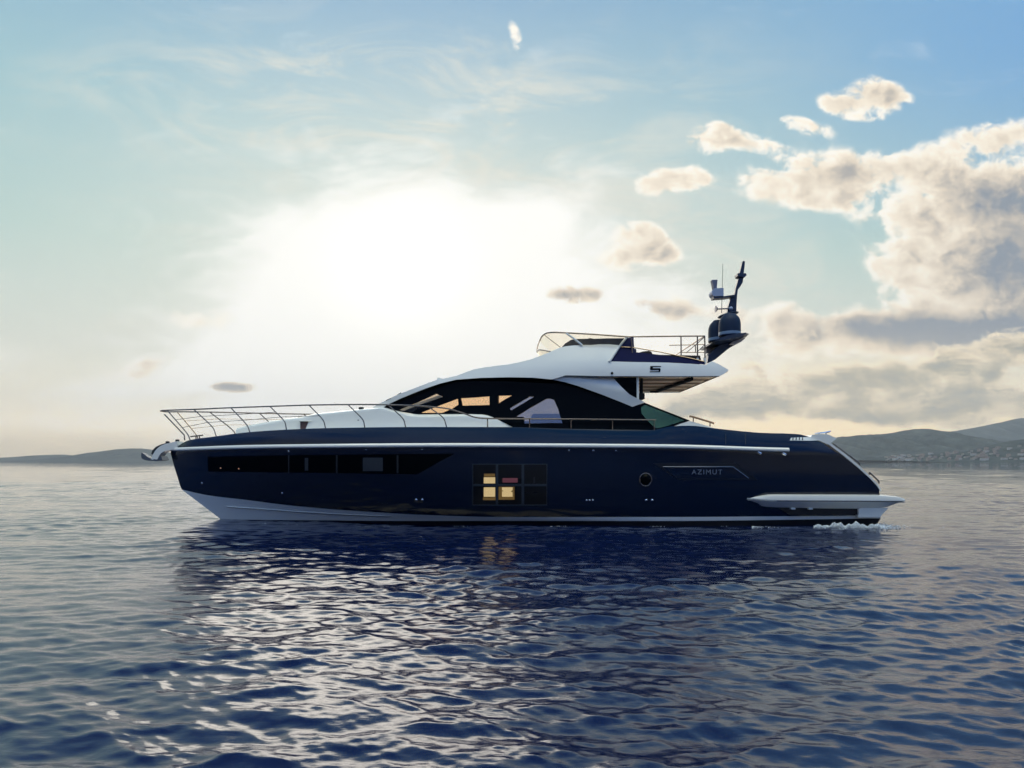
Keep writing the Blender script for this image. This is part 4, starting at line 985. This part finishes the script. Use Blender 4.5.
for k in range(900):
    if len(placed) >= 90: break
    px = float(g.choice([g.uniform(884, 925), g.uniform(905, 1000), g.uniform(940, 1045)])); hi = float(np.interp(px, [884, 920, 950, 980, 1000, 1045], [456.5, 454.5, 452.5, 450.5, 447, 444.5]))
    py = float(461.3-(461.3-hi)*g.uniform(0, 1)**0.9)
    d_ = px2w(px, py, 1.0)-CAMP; best = None
    for t_ in HB.values():
        h_ = t_.ray_cast(CAMP, d_.normalized())
        if h_[0] is not None and (best is None or h_[3] < best[1]): best = (h_[0], h_[3])
    if best is None or best[0].y > 5200 or any((best[0]-q_).length < 45 for q_ in placed): continue
    placed.append(best[0])
    ki = int(g.choice([0, 0, 0, 1, 1, 2])); ms_, lab = KINDS_[ki]
    e = bpy.data.objects.new("town_house", None); S.collection.objects.link(e)
    e.location = best[0]; e.rotation_euler = (0, 0, float(g.uniform(-.5, .5))); s = float(g.uniform(.8, 1.35)); e.scale = (s, s, s)
    e['label'] = lab; e['category'] = "house"; e['group'] = "houses of the town along the far right shore"
    for me in ms_:
        c = bpy.data.objects.new(me.name, me); S.collection.objects.link(c); c.parent = e
# foam churned up along the waterline at the stern
g = np.random.default_rng(3); fm = bmesh.new()
src = bmesh.new(); bmesh.ops.create_icosphere(src, subdivisions=1, radius=1.0); sv = [v.co.copy() for v in src.verts]; sf = [[v.index for v in f.verts] for f in src.faces]; src.free()
def blob(c, r, fl):
    vs = [fm.verts.new(c+Vector((v.x*r*g.uniform(.8, 1.5), v.y*r*g.uniform(.8, 1.3), v.z*r*fl*g.uniform(.7, 1.2)))) for v in sv]
    for f in sf: fm.faces.new([vs[i] for i in f])
for k in range(6500):
    px = float(np.clip(g.uniform(814, 884), 814, 884)) if g.uniform() < .93 else float(752+60*(.5+.5*math.sin(g.uniform(0, 40)))*g.uniform(.6, 1))
    dens_ = 1.0 if px > 814 else .45
    y = 17.95-abs(g.normal(0, .16)); X = (px-512)/FPX*y
    hgt = .17*(.6+.25*math.sin(px*.31)+.15*math.sin(px*.83+1))*max(0, math.sin((px-810)/78*math.pi))**.5*g.uniform(0, 1)**1.6 if px > 814 else 0.03*g.uniform()
    blob(Vector((X, y, .01+hgt)), (.005+.017*float(g.uniform())**2)*(1 if px > 814 else .6), .6)
for k in range(450):
    px = 880+float(g.exponential(9)); y = 17.9+float(g.normal(0, .30))+(px-880)*.006; blob(Vector(((px-512)/FPX*y, y, .012+.05*g.uniform()*math.exp(-(px-880)/25))), float(g.uniform(.006, .024)), .5)
for k in range(500):
    px = float(g.uniform(232, 812)); y = YC-2.34-abs(float(g.normal(0, .05)))
    if 232 < px < 330: y += (330-px)*.014
    if math.sin(px*.07)+math.sin(px*.19+2) > .5: blob(Vector(((px-512)/FPX*y, y, .01)), float(g.uniform(.004, .013)), .5)
me = bpy.data.meshes.new("foam"); fm.to_mesh(me); fm.free(); finish(me, 180)
fo = link("foam", me, mat("foam_white", (.72, .76, .78), .55), None, kind='stuff')
fo['label'] = "white foam churned up at the stern waterline"; fo['category'] = "foam"
# a gull far off
bm = bmesh.new(); tube(bm, [(-.02, -.32, 0), (0, -.1, .02), (0, .15, .03), (0, .34, .02)], [.02, .08, .07, .012], 8)
for s in (-1, 1):
    prof = [(0, -.12, .10, .03), (.35, -.10, .10, .14), (.75, -.04, .08, .10), (1.05, .06, .09, .02)]
    prev = None
    for x, ya, yb, z in prof:
        q4 = [bm.verts.new((s*x, ya, z)), bm.verts.new((s*x, yb, z)), bm.verts.new((s*x, yb, z+.015)), bm.verts.new((s*x, ya, z+.03))]
        if prev:
            for k in range(4): bm.faces.new((prev[k], prev[(k+1) % 4], q4[(k+1) % 4], q4[k]))
        prev = q4
    bm.faces.new(prev)
me = bpy.data.meshes.new("gull"); bm.to_mesh(me); bm.free(); finish(me, 40)
gull = link("gull", me, mat("gull_grey", (.18, .18, .19), .7)); gull.location = px2w(202, 368.6, 420); gull.rotation_euler = (0, R(8), R(25))
gull['label'] = "tiny dark gull flying above the bow at left"; gull['category'] = "bird"
# air
HZ = bmesh.new(); box(HZ, (-17000, -2500, -7), (17000, 13500, 1400))
me = bpy.data.meshes.new("haze"); HZ.to_mesh(me); HZ.free()
hm = bpy.data.materials.new("haze_air"); hm.use_nodes = True; t = hm.node_tree; t.nodes.clear()
pv = t.nodes.new('ShaderNodeVolumePrincipled'); o_ = t.nodes.new('ShaderNodeOutputMaterial')
pv.inputs['Color'].default_value = (1.0, 1.0, .985, 1); pv.inputs['Density'].default_value = 4.4e-5; pv.inputs['Anisotropy'].default_value = .35
t.links.new(pv.outputs[0], o_.inputs['Volume'])
hz = link("haze", me, hm, None, kind='stuff'); hz['label'] = "pale sea haze over the bay and far hills"; hz['category'] = "haze"
